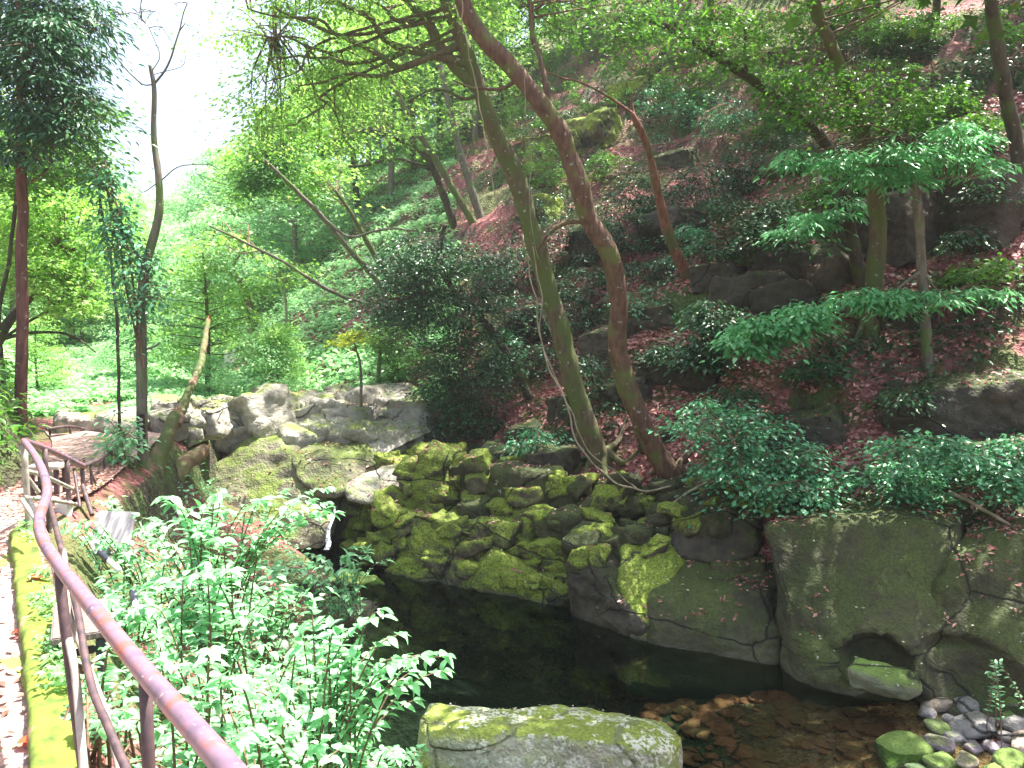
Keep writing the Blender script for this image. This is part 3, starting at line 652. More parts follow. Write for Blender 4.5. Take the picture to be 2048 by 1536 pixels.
# thin waterfall
t = Tubes(); top = P(668, 1018, 12.75); bot = P(655, 1096, 12.1)
V = []; n = 24
for i in range(n):
    u = i / (n - 1); c = top * (1 - u) + bot * u; c = c + np.array([.02 * math.sin(9 * u), -.12 * math.sin(u * 2), 0]); w = .012 + .035 * u
    for j in range(7):
        a = (j / 6 - .5) * 2; V.append(c + np.array([a * w, .03 * (a * a) + .015 * math.sin(j * 2.4 + i), 0]))
i = (np.arange(n - 1)[:, None] * 7 + np.arange(6)[None, :]).ravel()
o = mesh_np('waterfall', V, np.stack([i, i + 1, i + 8, i + 7], -1), M_foam, None, True); tag(o, kind='structure')

# ------------------------------------------------------------------ fallen leaves
def litter(name, n, rmin, rmax, azr, mat, label, cond, size=(.05, .1), shape=LEAF_OVAL, lift=.02):
    a = np.radians(rng.uniform(azr[0], azr[1], n)); r = np.exp(rng.uniform(math.log(rmin), math.log(rmax), n))
    x, y = np.sin(a) * r, np.cos(a) * r; keep = cond(x, y); x, y = x[keep], y[keep]; z = Hgt(x, y)
    e = .12; gx_ = (Hgt(x + e, y) - z) / e; gy_ = (Hgt(x, y + e) - z) / e
    nrm = np.stack([-gx_, -gy_, np.ones_like(x)], -1); nrm /= np.linalg.norm(nrm, axis=1)[:, None]
    m = len(x); d = rand_dirs(m, .5); d -= nrm * np.sum(d * nrm, 1)[:, None] * .8
    V, T, R = leaves(shape, np.stack([x, y, z + lift], -1), d, nrm + rng.normal(0, .45, (m, 3)), rng.uniform(*size, m))
    return tag(mesh_np(name, V, T, mat, None, False, R), label, 'leaf litter', kind='stuff')
def on_slope(x, y):
    s, _ = sdist_E(x, y); p = np.stack([x, y, 0 * x], -1); nn = fbm(p * .55, 3, 21)
    z = Hgt(x, y); g = np.hypot(Hgt(x + .2, y) - z, Hgt(x, y + .2) - z) / .2
    return (s > .25) & (nn > .43) & (g < 1.45)
litter('fallen_leaves', 280000, 7.5, 45, (-30, 48), M_litter, 'carpet of red-brown fallen leaves over the steep wooded slope', on_slope, (.06, .115))
def on_near(x, y):
    k, _ = sdist(x, y, K); s, _ = sdist_E(x, y); return (k > .4) & (s < 0) & (Hgt(x, y) > -1.9) & (rng.random(len(x)) < .5)
litter('leaf_mould', 14000, 2, 30, (-55, 30), M_litter, 'brown leaf mould among the shrubs below the railing', on_near, (.05, .09))
# leaves and petals caught on the rocks
bpy.context.view_layer.update(); dg = bpy.context.evaluated_depsgraph_get(); pz = []; pn = []
for _ in range(60000):
    a = math.radians(random.uniform(-22, 38)); r = math.exp(random.uniform(math.log(5.2), math.log(24))); x, y = math.sin(a) * r, math.cos(a) * r
    ok, lc, nr_, _i, ob, _m = S.ray_cast(dg, Vector((x, y, 30)), Vector((0, 0, -1)))
    if ok and ob.name.split('.')[0] in ('rock', 'boulder') and nr_.z > .72 and lc.z > -1.85: pz.append(lc[:]); pn.append(nr_[:])
pz = np.array(pz); pn = np.array(pn); nn = fbm(pz * 2.2, 3, 77); front = (pz[:, 1] < 7.2) & (pz[:, 0] < 2.5)
tp = P(1770, 1362, 7.3); k_ = (nn > .52) & ~front & (np.hypot(pz[:, 0] - tp[0], pz[:, 1] - tp[1]) > .8); m = int(k_.sum())
V, T, R = leaves(LEAF_OVAL, pz[k_] + pn[k_] * .012, rand_dirs(m, .25), pn[k_] + rng.normal(0, .35, (m, 3)), rng.uniform(.035, .075, m))
tag(mesh_np('rock_litter', V, T, M_litter, None, False, R), 'fallen leaves lodged on top of the rocks', 'leaf litter', kind='stuff')
k_ = (rng.random(len(pz)) < .12) & (~front | (rng.random(len(pz)) < .4)); m = int(k_.sum())
V, T, R = leaves(LEAF_OVAL, pz[k_] + pn[k_] * .012, rand_dirs(m, .2), pn[k_] + rng.normal(0, .3, (m, 3)), rng.uniform(.02, .045, m))
tag(mesh_np('petals', V, T, M_petal, None, False, R), 'pale petals speckling the mossy rocks', 'petals', kind='stuff')
# leaves on the path
n = 3800; a = rng.random(n); u = rng.random(n) ** 1.6
Lp = catmull([(-1.3, -2), (-2.1, 0), (-3.4, 2.8), (-4.85, 5.8), (-5.0, 8), (-5.6, 9.5)], 200); Rp = catmull([(1.1, -2.2), (.1, 0), (-1.62, 2.8), (-3.8, 6.4), (-4.05, 7.6), (-4.45, 9.2)], 200)
ii = (a * 199).astype(int); pp = Lp[ii] * u[:, None] + Rp[ii] * (1 - u[:, None]) + rng.normal(0, .02, (n, 2))
V, T, R = leaves(LEAF_OVAL, np.stack([pp[:, 0], pp[:, 1], np.full(n, .055)], -1), rand_dirs(n, .2), ups(n, .25), rng.uniform(.03, .07, n))
tag(mesh_np('trodden_leaves', V, T, M_litter_path, None, False, R), 'pale pinkish trodden leaves strewn along the path', 'leaf litter', kind='stuff')

# ------------------------------------------------------------------ trees
def pxline(pts, Y0, dY):
    n = len(pts); return [P(p[0], p[1], Y0 + dY * i / (n - 1)) if len(p) == 2 else P(p[0], p[1], Y0 + p[2]) for i, p in enumerate(pts)]
def crown_mesh(parent, skel, regions, Y0, shape, mat, size, twig=B_twig, rmin=.006, twigs=True, clump=.42, flat=.3, tilt=.45):
    parts = []; tb = Tubes(); skel = np.asarray(skel)
    for (px, py, rx, ry, dY, sY, nc, nl) in regions:
        for _ in range(nc):
            a = rng.random() * 6.283; q = math.sqrt(rng.random())
            cx, cy = px + rx * q * math.cos(a), py + ry * q * math.sin(a)
            c = P(cx, cy, Y0 + dY + rng.uniform(-sY, sY)); cl = clump * rng.uniform(.6, 1.3)
            n = int(nl * rng.uniform(.5, 1.4)); pos = spray(c, n, cl, flat)
            dd = (pos - c); dd[:, 2] *= .3; dd += rand_dirs(n, .3) * cl * .4
            dd[:, 2] -= .15 * cl
            v, t_, r_ = leaves(shape, pos, dd, ups(n, tilt), size * rng.uniform(.65, 1.25, n))
            r_ = np.clip(r_ * .7 + rng.random() * .35, 0, 1); parts.append((v, t_, r_, 0))
            if twigs and len(skel):
                j = int(np.argmin(np.linalg.norm(skel - c, axis=1) + rng.random(len(skel)) * .4)); s = skel[j]; L0 = np.linalg.norm(s - c)
                if L0 < 6:
                    mid_ = (s + c) / 2 + rng.normal(0, .1 * L0, 3) + np.array([0, 0, .08 * L0])
                    tb.add(catmull([s, mid_, c], 6), [rmin + .005 * L0, rmin * .6], 4, cap=False)
                    for _k in range(3):
                        e = pos[rng.integers(0, n)]; tb.add(np.array([c + (mid_ - c) * .2, (c + e) / 2 + rng.normal(0, .03, 3), e]), [rmin * .7, rmin * .4], 3, cap=False)
    if tb.V:
        v, t_ = tb.arrays(); parts.append((v, t_, None, 1))
    V, T, R, Mi = join(parts)
    return mesh_np('crown', V, T, [mat, twig], parent, False, R, Mi)
def tree(label, trunk, w, bark, regions=(), shape=LEAF_OVAL, mat=M_green, size=.07, dY=1.0, branches=(), Y=None, group=None, name='tree', cat='tree', clump=.42, rough=.6, flare=1.6, desc=None, flat=.3, **kw):
    given = Y is not None
    if Y is None: Y = hit(*trunk[0][:2])[1] + .05
    pts = pxline(trunk, Y, dY)
    if given:
        g0 = pts[0].copy(); g0[2] = ground(g0[0], g0[1])
        if g0[2] < pts[0][2] - .3: pts = [g0] + pts
    base = pts[0].copy()
    root = empty(name, base)
    def loc(o_):
        o_.parent = root; o_.matrix_parent_inverse.identity(); at = np.array(base, np.float32)
        nn = len(o_.data.vertices); a = np.empty(nn * 3, np.float32); o_.data.vertices.foreach_get('co', a)
        o_.data.vertices.foreach_set('co', (a.reshape(-1, 3) - at).ravel()); o_.data.update(); return o_
    pts = [base - np.array([0, -.02, .25])] + pts
    n = 12 * len(pts); cur = catmull(pts, n); cur[:, :2] += (fbm(cur * 1.3, 2, 5)[:, None] - .5) * .05
    r0, r1 = w[0] * Y / F / 2, w[1] * Y / F / 2
    loc(Tubes().add(cur, [r0 * flare, r0 * 1.05, r0, (r0 * 2 + r1) / 3, (r0 + r1 * 2) / 3, r1], 14, rough, int(trunk[0][0])).build('trunk', bark))
    if not given and w[0] >= 30:
        for q in range(6):
            a = q * 1.05 + .4; R_ = rng.uniform(.35, .7); pp = [base + np.array([math.cos(a) * r0 * .5, math.sin(a) * r0 * .5, .22])]
            for f_ in (.35, .7, 1.0):
                x_, y_ = base[0] + math.cos(a + f_ * .4) * (r0 + R_ * f_), base[1] + math.sin(a + f_ * .4) * (r0 + R_ * f_); pp.append(np.array([x_, y_, ground(x_, y_) + .05 * (1 - f_)]))
            loc(Tubes().add(catmull(pp, 12), [r0 * .5, r0 * .28, .012], 7, .4, q).build('root', bark))
    skel = list(cur[len(cur) // 3:])
    for br in branches:
        bp, bw = br[0], br[1]; bd = br[2] if len(br) > 2 else dY
        s = P(bp[0][0], bp[0][1], Y); j = int(np.argmin([np.hypot(*(np.array(topx(q)) - np.array(bp[0][:2]))) for q in cur]))
        Yb = cur[j][1]; bl = pxline(bp, Yb, bd); bl[0] = cur[j]
        c = catmull(bl, 9 * len(bl)); nz = (np.stack([fbm(c * 2.1, 2, 31 + k_) for k_ in range(3)], -1) - .5) * .22; nz[0] = 0
        c = c + nz * np.linspace(0, 1, len(c))[:, None]
        loc(Tubes().add(c, [bw[0] * Y / F / 2, bw[1] * Y / F / 2], 8, .25, 3).build('branch', bark)); skel += list(c[2:])
    if regions: loc(crown_mesh(None, skel, regions, Y, shape, mat, size, clump=clump, flat=flat, **kw))
    if desc: auto(root, desc, cat, group, trunk[len(trunk) // 2][:2])
    else: tag(root, label, cat, group)
    return root

# the two big leaning trunks by the pool
tree('brown S-curved tree trunk leaning over the mossy rocks', [(1345, 965), (1300, 880), (1255, 780), (1234, 690), (1236, 600), (1222, 515), (1178, 440), (1152, 350), (1110, 250), (1035, 150), (962, 70), (925, 0), (900, -120), (860, -300)], (37, 25), B_brown,
     [(1170, 30, 150, 55, .3, 1, 18, 80), (1330, -20, 140, 50, .3, 1, 12, 80), (950, -330, 500, 200, .5, 2.2, 90, 110), (820, -160, 300, 120, -.5, 1.2, 26, 100)], LEAF_OVAL, M_green, .075, dY=-1.6,
     branches=[([(1115, 245), (1095, 180), (1080, 110), (1062, 40), (1050, -60)], (14, 7), .5), ([(925, 0), (960, -80), (1050, -200), (1150, -330)], (22, 8), .5), ([(1180, 445), (1130, 450), (1080, 500)], (12, 4), .3), ([(1040, 160), (1000, 180), (950, 180), (900, 160)], (9, 3), .3)])
tree('grey-green mossy tree forking high, left of the brown S-curved trunk', [(1205, 930), (1165, 830), (1130, 700), (1097, 580), (1068, 470), (1030, 350), (990, 270), (962, 190), (935, 110), (905, 40), (880, -40), (840, -180)], (36, 19), B_mossy,
     [(620, 60, 190, 90, -.6, 1.2, 44, 85), (560, 190, 110, 70, -.4, .8, 18, 80), (800, -40, 240, 70, -.5, 1.5, 34, 90), (700, 180, 140, 70, 0, 1, 24, 70), (620, 270, 110, 40, .3, .8, 14, 70), (870, 30, 100, 60, .3, .8, 10, 70), (640, -200, 300, 120, -.5, 1.5, 40, 90)], LEAF_OVAL, M_maple, .075, dY=-1.3,
     branches=[([(958, 180), (910, 130), (885, 95), (860, 50), (820, 0), (770, -60)], (26, 12), -.3), ([(920, 140), (890, 115), (820, 100), (770, 80), (740, 40), (690, 10), (640, -30)], (18, 7), -.4),
               ([(880, 110), (820, 130), (790, 132), (740, 100), (690, 75), (620, 50), (560, 20)], (14, 5), -.6), ([(790, 132), (720, 125), (660, 115), (600, 108), (540, 120)], (8, 3), -.3), ([(830, 125), (770, 150), (700, 150), (650, 165), (600, 170)], (9, 3), -.4),
               ([(760, 85), (700, 70), (640, 40), (560, 35), (500, 10)], (8, 3), -.5), ([(960, 190), (930, 200), (880, 180), (820, 195)], (8, 3), -.3), ([(745, 60), (700, 95), (640, 100), (580, 75), (530, 70)], (7, 3), .2), ([(700, 150), (660, 180), (650, 210), (600, 240)], (6, 2), -.2), ([(690, 75), (640, 85), (600, 140), (540, 160)], (6, 2), -.5), ([(860, 50), (800, 40), (770, 10), (700, -20)], (10, 4), .2)], clump=.5)
tree('reddish dead trunk with peeling bark in the middle of the slope', [(1378, 560), (1342, 480), (1315, 380), (1292, 290), (1262, 225)], (20, 10), B_red, dY=-.6, flare=2.0, rough=.7,
     branches=[([(1262, 225), (1200, 185), (1130, 155), (1070, 130)], (6, 2), -.2), ([(1270, 240), (1262, 205), (1266, 185)], (7, 3), 0)])
tree('slim dark tree arching up to the left across the right slope', [(1722, 575), (1700, 450), (1680, 360), (1645, 280), (1560, 200), (1460, 130), (1380, 80), (1300, 38), (1250, 42), (1228, 85)], (22, 5), B_dark,
     [(1330, 60, 120, 60, -1, .8, 18, 80), (1480, 60, 130, 60, -.7, .8, 18, 80), (1560, 110, 90, 50, -.5, .6, 10, 80)], LEAF_STAR, M_green, .07, dY=-1.0,
     branches=[([(1497, 150), (1490, 100), (1490, 60), (1468, 15)], (7, 3), 0), ([(1380, 80), (1330, 30), (1280, 5)], (6, 2), -.2)])
tree('thick mossy tree behind the slim sapling on the right', [(1738, 670), (1750, 560), (1756, 440), (1742, 340), (1705, 200), (1662, 90), (1628, 0), (1600, -150)], (33, 20), B_mossy,
     [(1700, -120, 300, 120, -1, 1.5, 46, 100), (1800, 200, 110, 50, -1, .6, 14, 90), (1660, 180, 110, 50, -1, .6, 14, 90)], LEAF_STAR, M_green, .08, dY=-.6)
tree('slender straight sapling with layered sprays of bright leaves', [(1858, 755), (1850, 640), (1842, 520), (1836, 420), (1826, 330), (1815, 270)], (20, 9), B_grey,
     [(1740, 300, 190, 12, -.4, .5, 18, 60), (1900, 262, 90, 20, -.4, .4, 10, 60), (1640, 320, 75, 12, -.5, .3, 8, 80), (1780, 345, 90, 14, -.4, .3, 10, 80), (1960, 320, 80, 26, -.2, .4, 10, 80), (1900, 590, 150, 14, -.3, .4, 13, 55), (1800, 600, 60, 15, -.2, .3, 7, 80), (1760, 590, 100, 15, -.1, .3, 8, 80)], LEAF_LANCE, M_spray, .12, dY=-.3,
     branches=[([(1830, 370), (1880, 360), (1940, 355)], (6, 2), -.3), ([(1838, 545), (1810, 560), (1780, 590)], (7, 3), -.2), ([(1838, 545), (1870, 575), (1900, 590)], (6, 3), -.2)], flare=2.0, clump=.28, flat=.2)
tree('dark trunk crossing the top right corner', [(2052, 440), (2035, 300), (2010, 180), (1990, 60), (1982, 0), (1975, -150)], (26, 20), B_dark, [(1960, -200, 200, 100, -1, 1.5, 26, 90)], LEAF_STAR, M_green, .08, dY=-.6)
for nm_, tx, ty, x0 in (('added shade tree whose trunk leaves the top edge right of centre', 1420, 60, 1500), ('added shade tree near the top right, trunk behind leaves', 1870, 60, 1900), ('added shade tree at the top above the reddish dead trunk', 1180, 60, 1150)):  # crowns added above the frame to keep sky light off the slope
    tree(nm_, [(tx, ty), (tx + 10, -60), (x0, -220), (x0, -420)], (14, 10), B_dark, [(x0 + 60, -420, 420, 210, -5.5, 3.5, 120, 60), (x0, -850, 500, 250, -9, 3.0, 90, 60), (x0, -260, 360, 60, -2, 2.5, 30, 60)], LEAF_STAR, M_green, .2, dY=-2, clump=.9, group='added shade trees above the slope', twigs=False)
tree('shade tree added just beyond the right edge, crown above the picture', [(2130, 720), (2140, 400), (2120, 100), (2080, -200), (2050, -400)], (26, 14), B_dark, [(2050, -330, 420, 170, -3.0, 2.2, 100, 70), (1750, -420, 260, 160, -3.2, 1.8, 50, 70)], LEAF_STAR, M_green, .17, dY=-1.5, clump=.75, twigs=False)  # unseen tree put in to keep the sun off the right boulders
# spray hanging over the litter, low branches
tree('low drooping branch of bright lance-shaped leaves above the litter', [(1745, 520), (1700, 505), (1650, 470)], (10, 4), B_grey, [(1650, 435, 60, 16, -.7, .3, 9, 90), (1600, 465, 45, 12, -.7, .2, 5, 80), (1690, 405, 35, 12, -.7, .2, 4, 60)], LEAF_LANCE, M_spray, .12, dY=-.7, flare=1, clump=.28, flat=.2, name='sapling', cat='sapling')
# shrubs on the slope
SH = 'evergreen shrubs on the wooded slope'
def shrub(label, base, regions, mat=M_glossy, shape=LEAF_OVAL, size=.08, group=SH, stems=6, Y=None, dY=-.4, bark=B_twig, desc=None, clump=.32, name='shrub', h=120, flat=.35):
    b_ = hit(*base) if Y is None else P(base[0], base[1], Y); root = empty(name, b_); skel = []; tb = Tubes()
    for i in range(stems):
        rg = regions[i % len(regions)]; a = rng.random() * 6.28
        tip = P(rg[0] + rg[2] * .8 * math.cos(a), rg[1] + rg[3] * .8 * math.sin(a), b_[1] + rg[4] + rng.uniform(-rg[5], rg[5]))
        m_ = (b_ + tip) / 2 + np.array([rng.normal(0, .08), rng.normal(0, .08), .12]); c = catmull([b_ - np.array([0, 0, .1]), m_, tip], 12)
        tb.add(c, [.016, .006], 6); skel += list(c[3:])
    cr = crown_mesh(None, skel, regions, b_[1], shape, mat, size, clump=clump, flat=flat)
    st = tb.build('stem', bark)
    for o_ in (cr, st):
        at_origin(o_, b_); o_.location = (0, 0, 0); o_.parent = root
    cr.name = 'foliage'
    if desc: auto(root, desc, 'shrub', group, (regions[0][0], regions[0][1]))
    else: tag(root, label, 'shrub', group)
    return root
shrub('wide glossy shrub with small shiny leaves beside the brown trunk foot', (1480, 1010), [(1440, 850, 100, 55, -.5, .5, 22, 70), (1540, 890, 90, 60, -.5, .5, 16, 70), (1470, 930, 80, 50, -.7, .4, 12, 70), (1600, 940, 80, 40, -.6, .4, 14, 80)], stems=10)
shrub('glossy shrub spreading low over the top of the huge boulder', (1700, 1020), [(1560, 985, 70, 20, -.4, .4, 9, 65), (1780, 955, 90, 32, -.5, .4, 13, 70), (1680, 980, 70, 20, -.5, .3, 6, 60), (1830, 985, 40, 30, -.6, .3, 9, 80)], stems=9)
shrub('glossy shrub with flat leafy tiers at the right edge', (1990, 1010), [(1830, 885, 90, 18, -.6, .4, 13, 70), (1940, 915, 90, 24, -.6, .4, 14, 70), (2030, 960, 50, 30, -.7, .3, 12, 90), (2010, 890, 60, 20, -.4, .3, 10, 80)], stems=8)
shrub('spray of broad bright leaves over litter left of the mossy tree', (1660, 720), [(1570, 640, 80, 26, -.6, .3, 18, 75), (1500, 680, 50, 18, -.6, .3, 9, 70), (1620, 615, 40, 15, -.6, .3, 7, 70)], mat=M_spray, shape=LEAF_MID, size=.11, stems=5)
shrub('dull green shrub with drooping leaves under the ledge rocks', (1450, 720), [(1440, 640, 70, 40, -.4, .4, 18, 70), (1400, 700, 50, 30, -.4, .3, 10, 60)], mat=M_ever, shape=LEAF_MID, size=.1, stems=5)
# dark evergreen tree at the spur
tree('dark dense evergreen small tree standing at the spur above the waterfall', [(1060, 800), (1010, 700), (955, 630), (900, 570), (880, 500), (890, 450)], (16, 8), B_dark,
     [(860, 520, 90, 60, -.5, .8, 44, 130), (800, 600, 60, 60, -.5, .7, 34, 130), (900, 640, 90, 60, -.6, .7, 44, 130), (960, 560, 60, 70, -.2, .7, 22, 120), (960, 740, 80, 80, -.4, .6, 40, 130), (880, 760, 40, 50, -.5, .5, 18, 120), (930, 850, 70, 50, -.5, .5, 24, 120), (800, 520, 30, 40, -.4, .5, 10, 110)], LEAF_OVAL, M_ever, .075, dY=-.6, clump=.45,
     branches=[([(955, 630), (890, 600), (830, 590)], (8, 3), -.4), ([(1010, 700), (950, 760), (900, 780)], (7, 3), -.3)], flare=1.3)
shrub('bright green shrub at the left hem of the dark evergreen', (840, 760), [(780, 680, 45, 35, -.2, .4, 16, 110), (810, 720, 40, 30, -.2, .3, 10, 110)], mat=M_green, stems=4)
# undergrowth on the dark slope
UG = 'undergrowth shrubs on the dark slope'
r3 = np.random.default_rng(11)
def ug(px, py, rx, ry, mat, shape, size, desc, nc, nl=80):
    shrub(None, (px, py + ry * 1.0), [(px, py, rx, ry, -.35, .5, nc, nl)], mat, shape, size, UG, 4, desc=desc)
for (px, py, rx, ry) in [(1120, 480, 60, 50), (1230, 460, 70, 50), (1310, 540, 60, 35), (1120, 620, 60, 50), (1290, 600, 60, 30), (1040, 520, 50, 60), (1180, 560, 60, 40), (1400, 380, 70, 60), (1470, 330, 60, 50), (1340, 220, 70, 60), (1440, 240, 60, 50),
                         (1560, 300, 60, 50), (1500, 420, 70, 40), (1620, 220, 60, 40), (1060, 700, 50, 50), (1020, 640, 50, 60), (1170, 740, 40, 30), (1280, 380, 50, 50), (1560, 470, 60, 30), (1380, 480, 50, 30), (1640, 740, 60, 25), (1330, 700, 40, 25), (1080, 880, 50, 30), (1890, 560, 60, 20), (1940, 480, 60, 25), (1860, 790, 80, 20), (2010, 390, 60, 30), (990, 690, 40, 40), (1700, 300, 60, 40), (1480, 800, 60, 25)]:
    ug(px, py, rx, ry, M_ever if r3.random() < .75 else M_glossy, LEAF_OVAL if r3.random() < .6 else LEAF_MID, .08, 'dark leafy shrub', int(rx * ry / 210) + 3)
for (px, py, rx, ry) in [(1180, 60, 90, 60), (1130, 130, 60, 50), (1280, 100, 80, 50), (1400, 60, 90, 50), (1520, 70, 80, 50), (1380, 170, 70, 40), (1560, 170, 70, 40), (1760, 150, 80, 40), (1840, 50, 80, 50), (1750, 250, 80, 30), (1880, 200, 70, 35), (1960, 260, 60, 30), (1740, 40, 70, 40), (1060, 220, 50, 60), (1010, 130, 60, 60), (1900, 330, 80, 30), (2000, 60, 40, 40), (1620, 40, 60, 40), (1090, 330, 50, 50), (1660, 380, 50, 30), (1960, 540, 70, 20), (1210, 330, 50, 30)]:
    ug(px, py, rx, ry, M_green, LEAF_STAR if r3.random() < .5 else LEAF_OVAL, .09, 'fresh green leafy shrub', int(rx * ry / 150) + 3)

r5 = np.random.default_rng(77)
for i in range(34):
    px, py = r5.uniform(1040, 2030), r5.uniform(30, 500)
    if py > 330 and px > 1650: continue
    if py < 330 and r5.random() < .6: ug(px, py, 75, 34, M_green, LEAF_STAR, .09, 'leafy green shrub', 14, 90)
    else: ug(px, py, 65, 34, M_ever, LEAF_OVAL, .08, 'dark leafy shrub', 12, 90)
# ferny ground cover on banks
def cover(name, n, azr, rr, cond, mat, label, size, shape=LEAF_MID, hgt=.18):
    a = np.radians(rng.uniform(azr[0], azr[1], n)); r = np.exp(rng.uniform(math.log(rr[0]), math.log(rr[1]), n))
    x, y = np.sin(a) * r, np.cos(a) * r; k = cond(x, y); x, y = x[k], y[k]; z = Hgt(x, y); m = len(x)
    P_ = np.repeat(np.stack([x, y, z], -1), 5, 0); m5 = m * 5; q = rng.random(m5)
    pos = P_ + np.stack([rng.normal(0, .09, m5), rng.normal(0, .09, m5), q * hgt], -1)
    V, T, R = leaves(shape, pos, rand_dirs(m5, .4), ups(m5, .5), rng.uniform(.6, 1.3, m5) * size)
    return tag(mesh_np(name, V, T, mat, None, False, R), label, 'ground cover', kind='stuff')
def on_far(x, y):
    s, ny = sdist_E(x, y); nn = fbm(np.stack([x, y, 0 * x], -1) * .5, 3, 41)
    return (y > 14.5) & (s > -13) & (s < 16) & (ny > 14.5) & (nn > .40 - .004 * y)
cover('bank_plants', 30000, (-36, -4), (14.5, 60), on_far, M_lightgreen, 'pale green herbs covering the sunlit far bank', .17)
def on_hill(x, y):
    s, _ = sdist_E(x, y); nn = fbm(np.stack([x, y, 0 * x], -1) * .7, 3, 51); return (s > .6) & (nn > .6)
cover('slope_plants', 26000, (-10, 40), (9, 40), on_hill, M_ever, 'dark ferns and seedlings scattered over the slope', .09, LEAF_MID, .15)
def on_bankL(x, y):
    k, _ = sdist(x, y, K); l, _ = sdist(x, y, L_); s, _ = sdist_E(x, y)
    return ((k > .3) & (s < -.2) & (Hgt(x, y) > -1.95))
cover('low_herbs', 9000, (-60, 0), (1.6, 14), on_bankL, M_mint, 'low mint-green herbs covering the bank below the railing', .075, LEAF_MID, .25)
def on_left(x, y):
    l, _ = sdist(x, y, L_); return (l < -.1) & (l > -9)
cover('left_bank_plants', 12000, (-62, -22), (3, 40), on_left, M_green, 'dark green ferns on the steep bank left of the path', .12, LEAF_LANCE, .3)

# ------------------------------------------------------------------ trees in the middle distance
CT = 'slender leaning trees in the middle of the picture'
LT = dict(shape=LEAF_STAR, mat=M_maple, size=.13, clump=.7)
tree('slim tree arching left from the spur, lowest branch long and level', [(908, 455), (880, 370), (850, 310), (790, 275), (720, 262), (650, 290), (600, 300)], (14, 4), B_dark, [(700, 250, 130, 40, -1, 1.5, 14, 50), (600, 270, 70, 40, -1, 1, 8, 50), (780, 230, 80, 40, 0, 1, 7, 50)], dY=-2, group=CT, branches=[([(860, 345), (800, 320), (720, 330), (650, 345), (590, 350)], (7, 3), -1)], **LT)
tree('thin tree right of the arching slim tree on the spur', [(948, 448), (900, 370), (860, 300), (820, 240), (780, 150), (740, 60)], (13, 6), B_mossy, [(760, 90, 120, 70, -1, 1.5, 16, 50), (850, 240, 70, 50, -.5, 1, 7, 50)], dY=-1, group=CT, **LT)
tree('pale straight tree at the left of the lichened rock', [(962, 438), (930, 340), (905, 240), (880, 130), (860, 20)], (14, 8), B_grey, [(900, 160, 90, 80, 0, 1.5, 14, 50), (930, 60, 80, 60, 0, 1.5, 9, 50)], dY=-.5, group=CT, **LT)
tree('leaning tree with a dark round crown clump at its tip', [(775, 600), (735, 540), (695, 495), (640, 430), (600, 390), (560, 350), (530, 320)], (12, 5), B_grey, [(530, 320, 60, 55, 0, .6, 26, 100), (580, 250, 70, 40, 0, .6, 14, 80), (500, 370, 20, 20, 0, .4, 5, 90)], mat=M_green, shape=LEAF_OVAL, size=.12, dY=-2, group=CT, Y=19,
     twigs=False, branches=[([(650, 440), (700, 475), (760, 460), (840, 455)], (7, 3), .4)], clump=.55)
tree('bare pale branch leaning low left across the far bank', [(755, 630), (690, 595), (640, 570), (560, 520), (480, 480), (420, 452)], (8, 3), B_grey, [(480, 470, 60, 20, -.5, .6, 6, 60)], dY=-2.5, group=CT, Y=18, **LT)
tree('pair partner trunk leaning just right of the crowned leaning tree', [(800, 590), (755, 520), (710, 440), (670, 380)], (14, 6), B_mossy, [(650, 360, 60, 40, 0, 1, 14, 80)], dY=-1, group=CT, Y=20, **LT)
tree('yellow-leaved sapling on the sunlit far bank', [(722, 742), (712, 700), (702, 672)], (6, 3), B_grey, [(705, 672, 28, 12, 0, .3, 9, 50)], M_yellow and LEAF_STAR, M_yellow, .09, Y=15.5, dY=0, name='sapling', cat='sapling', clump=.25)
tree('mossy crooked tree on the pale far bank', [(505, 640), (495, 600), (478, 560), (450, 540), (400, 530)], (18, 6), B_logmoss, [(430, 510, 60, 30, 0, 1, 14, 80), (500, 520, 50, 30, 0, 1, 12, 80)], dY=-1, Y=26, branches=[([(478, 560), (470, 530), (490, 500)], (8, 3), 0)], shape=LEAF_STAR, mat=M_lightgreen, size=.15, clump=.8)
tree('thin pale sapling standing on the far bank beside the litter patch', [(575, 710), (572, 620), (565, 560)], (7, 4), B_vine, [(565, 540, 40, 30, 0, .6, 10, 60)], Y=21, dY=0, **LT)

# distant trees: prototypes and copies over the far slopes
def proto(k, mat, size, shape, h=6.5, w=2.4, bark=B_grey):
    root = empty('broadleaf_tree'); tb = Tubes()
    tr_ = catmull([(0, 0, -.4), (rng.normal(0, .15), .1, h * .3), (rng.normal(0, .3), -.1, h * .62), (rng.normal(0, .4), 0, h * .95)], 20)
    Tubes().add(tr_, [.14, .1, .04], 9, .3, k).build('trunk', bark, root); parts = []
    for i in range(80):
        u = rng.uniform(.3, 1); s = tr_[int(u * 19)]; a = rng.random() * 6.28; rr = w * math.sin(min(1, (1.15 - u) * 1.4) * 1.5) * rng.uniform(.4, 1)
        c = s + np.array([rr * math.cos(a), rr * math.sin(a), rng.uniform(0, .7)])
        n = int(rng.uniform(45, 95)); pos = spray(c, n, .85, .3); v_, t_, r_ = leaves(shape, pos, (pos - c) + rand_dirs(n, .3) * .4, ups(n, .5), size * rng.uniform(.7, 1.3, n)); parts.append((v_, t_, np.clip(r_ * .7 + rng.random() * .35, 0, 1), 0))
        if i % 2 == 0: tb.add(catmull([s, (s + c) / 2 + rng.normal(0, .12, 3), c], 6), [.03, .01], 4, cap=False)
    v_, t_ = tb.arrays(); parts.append((v_, t_, None, 1)); V, T, R, Mi = join(parts)
    mesh_np('crown', V, T, [mat, bark], root, False, R, Mi); return root
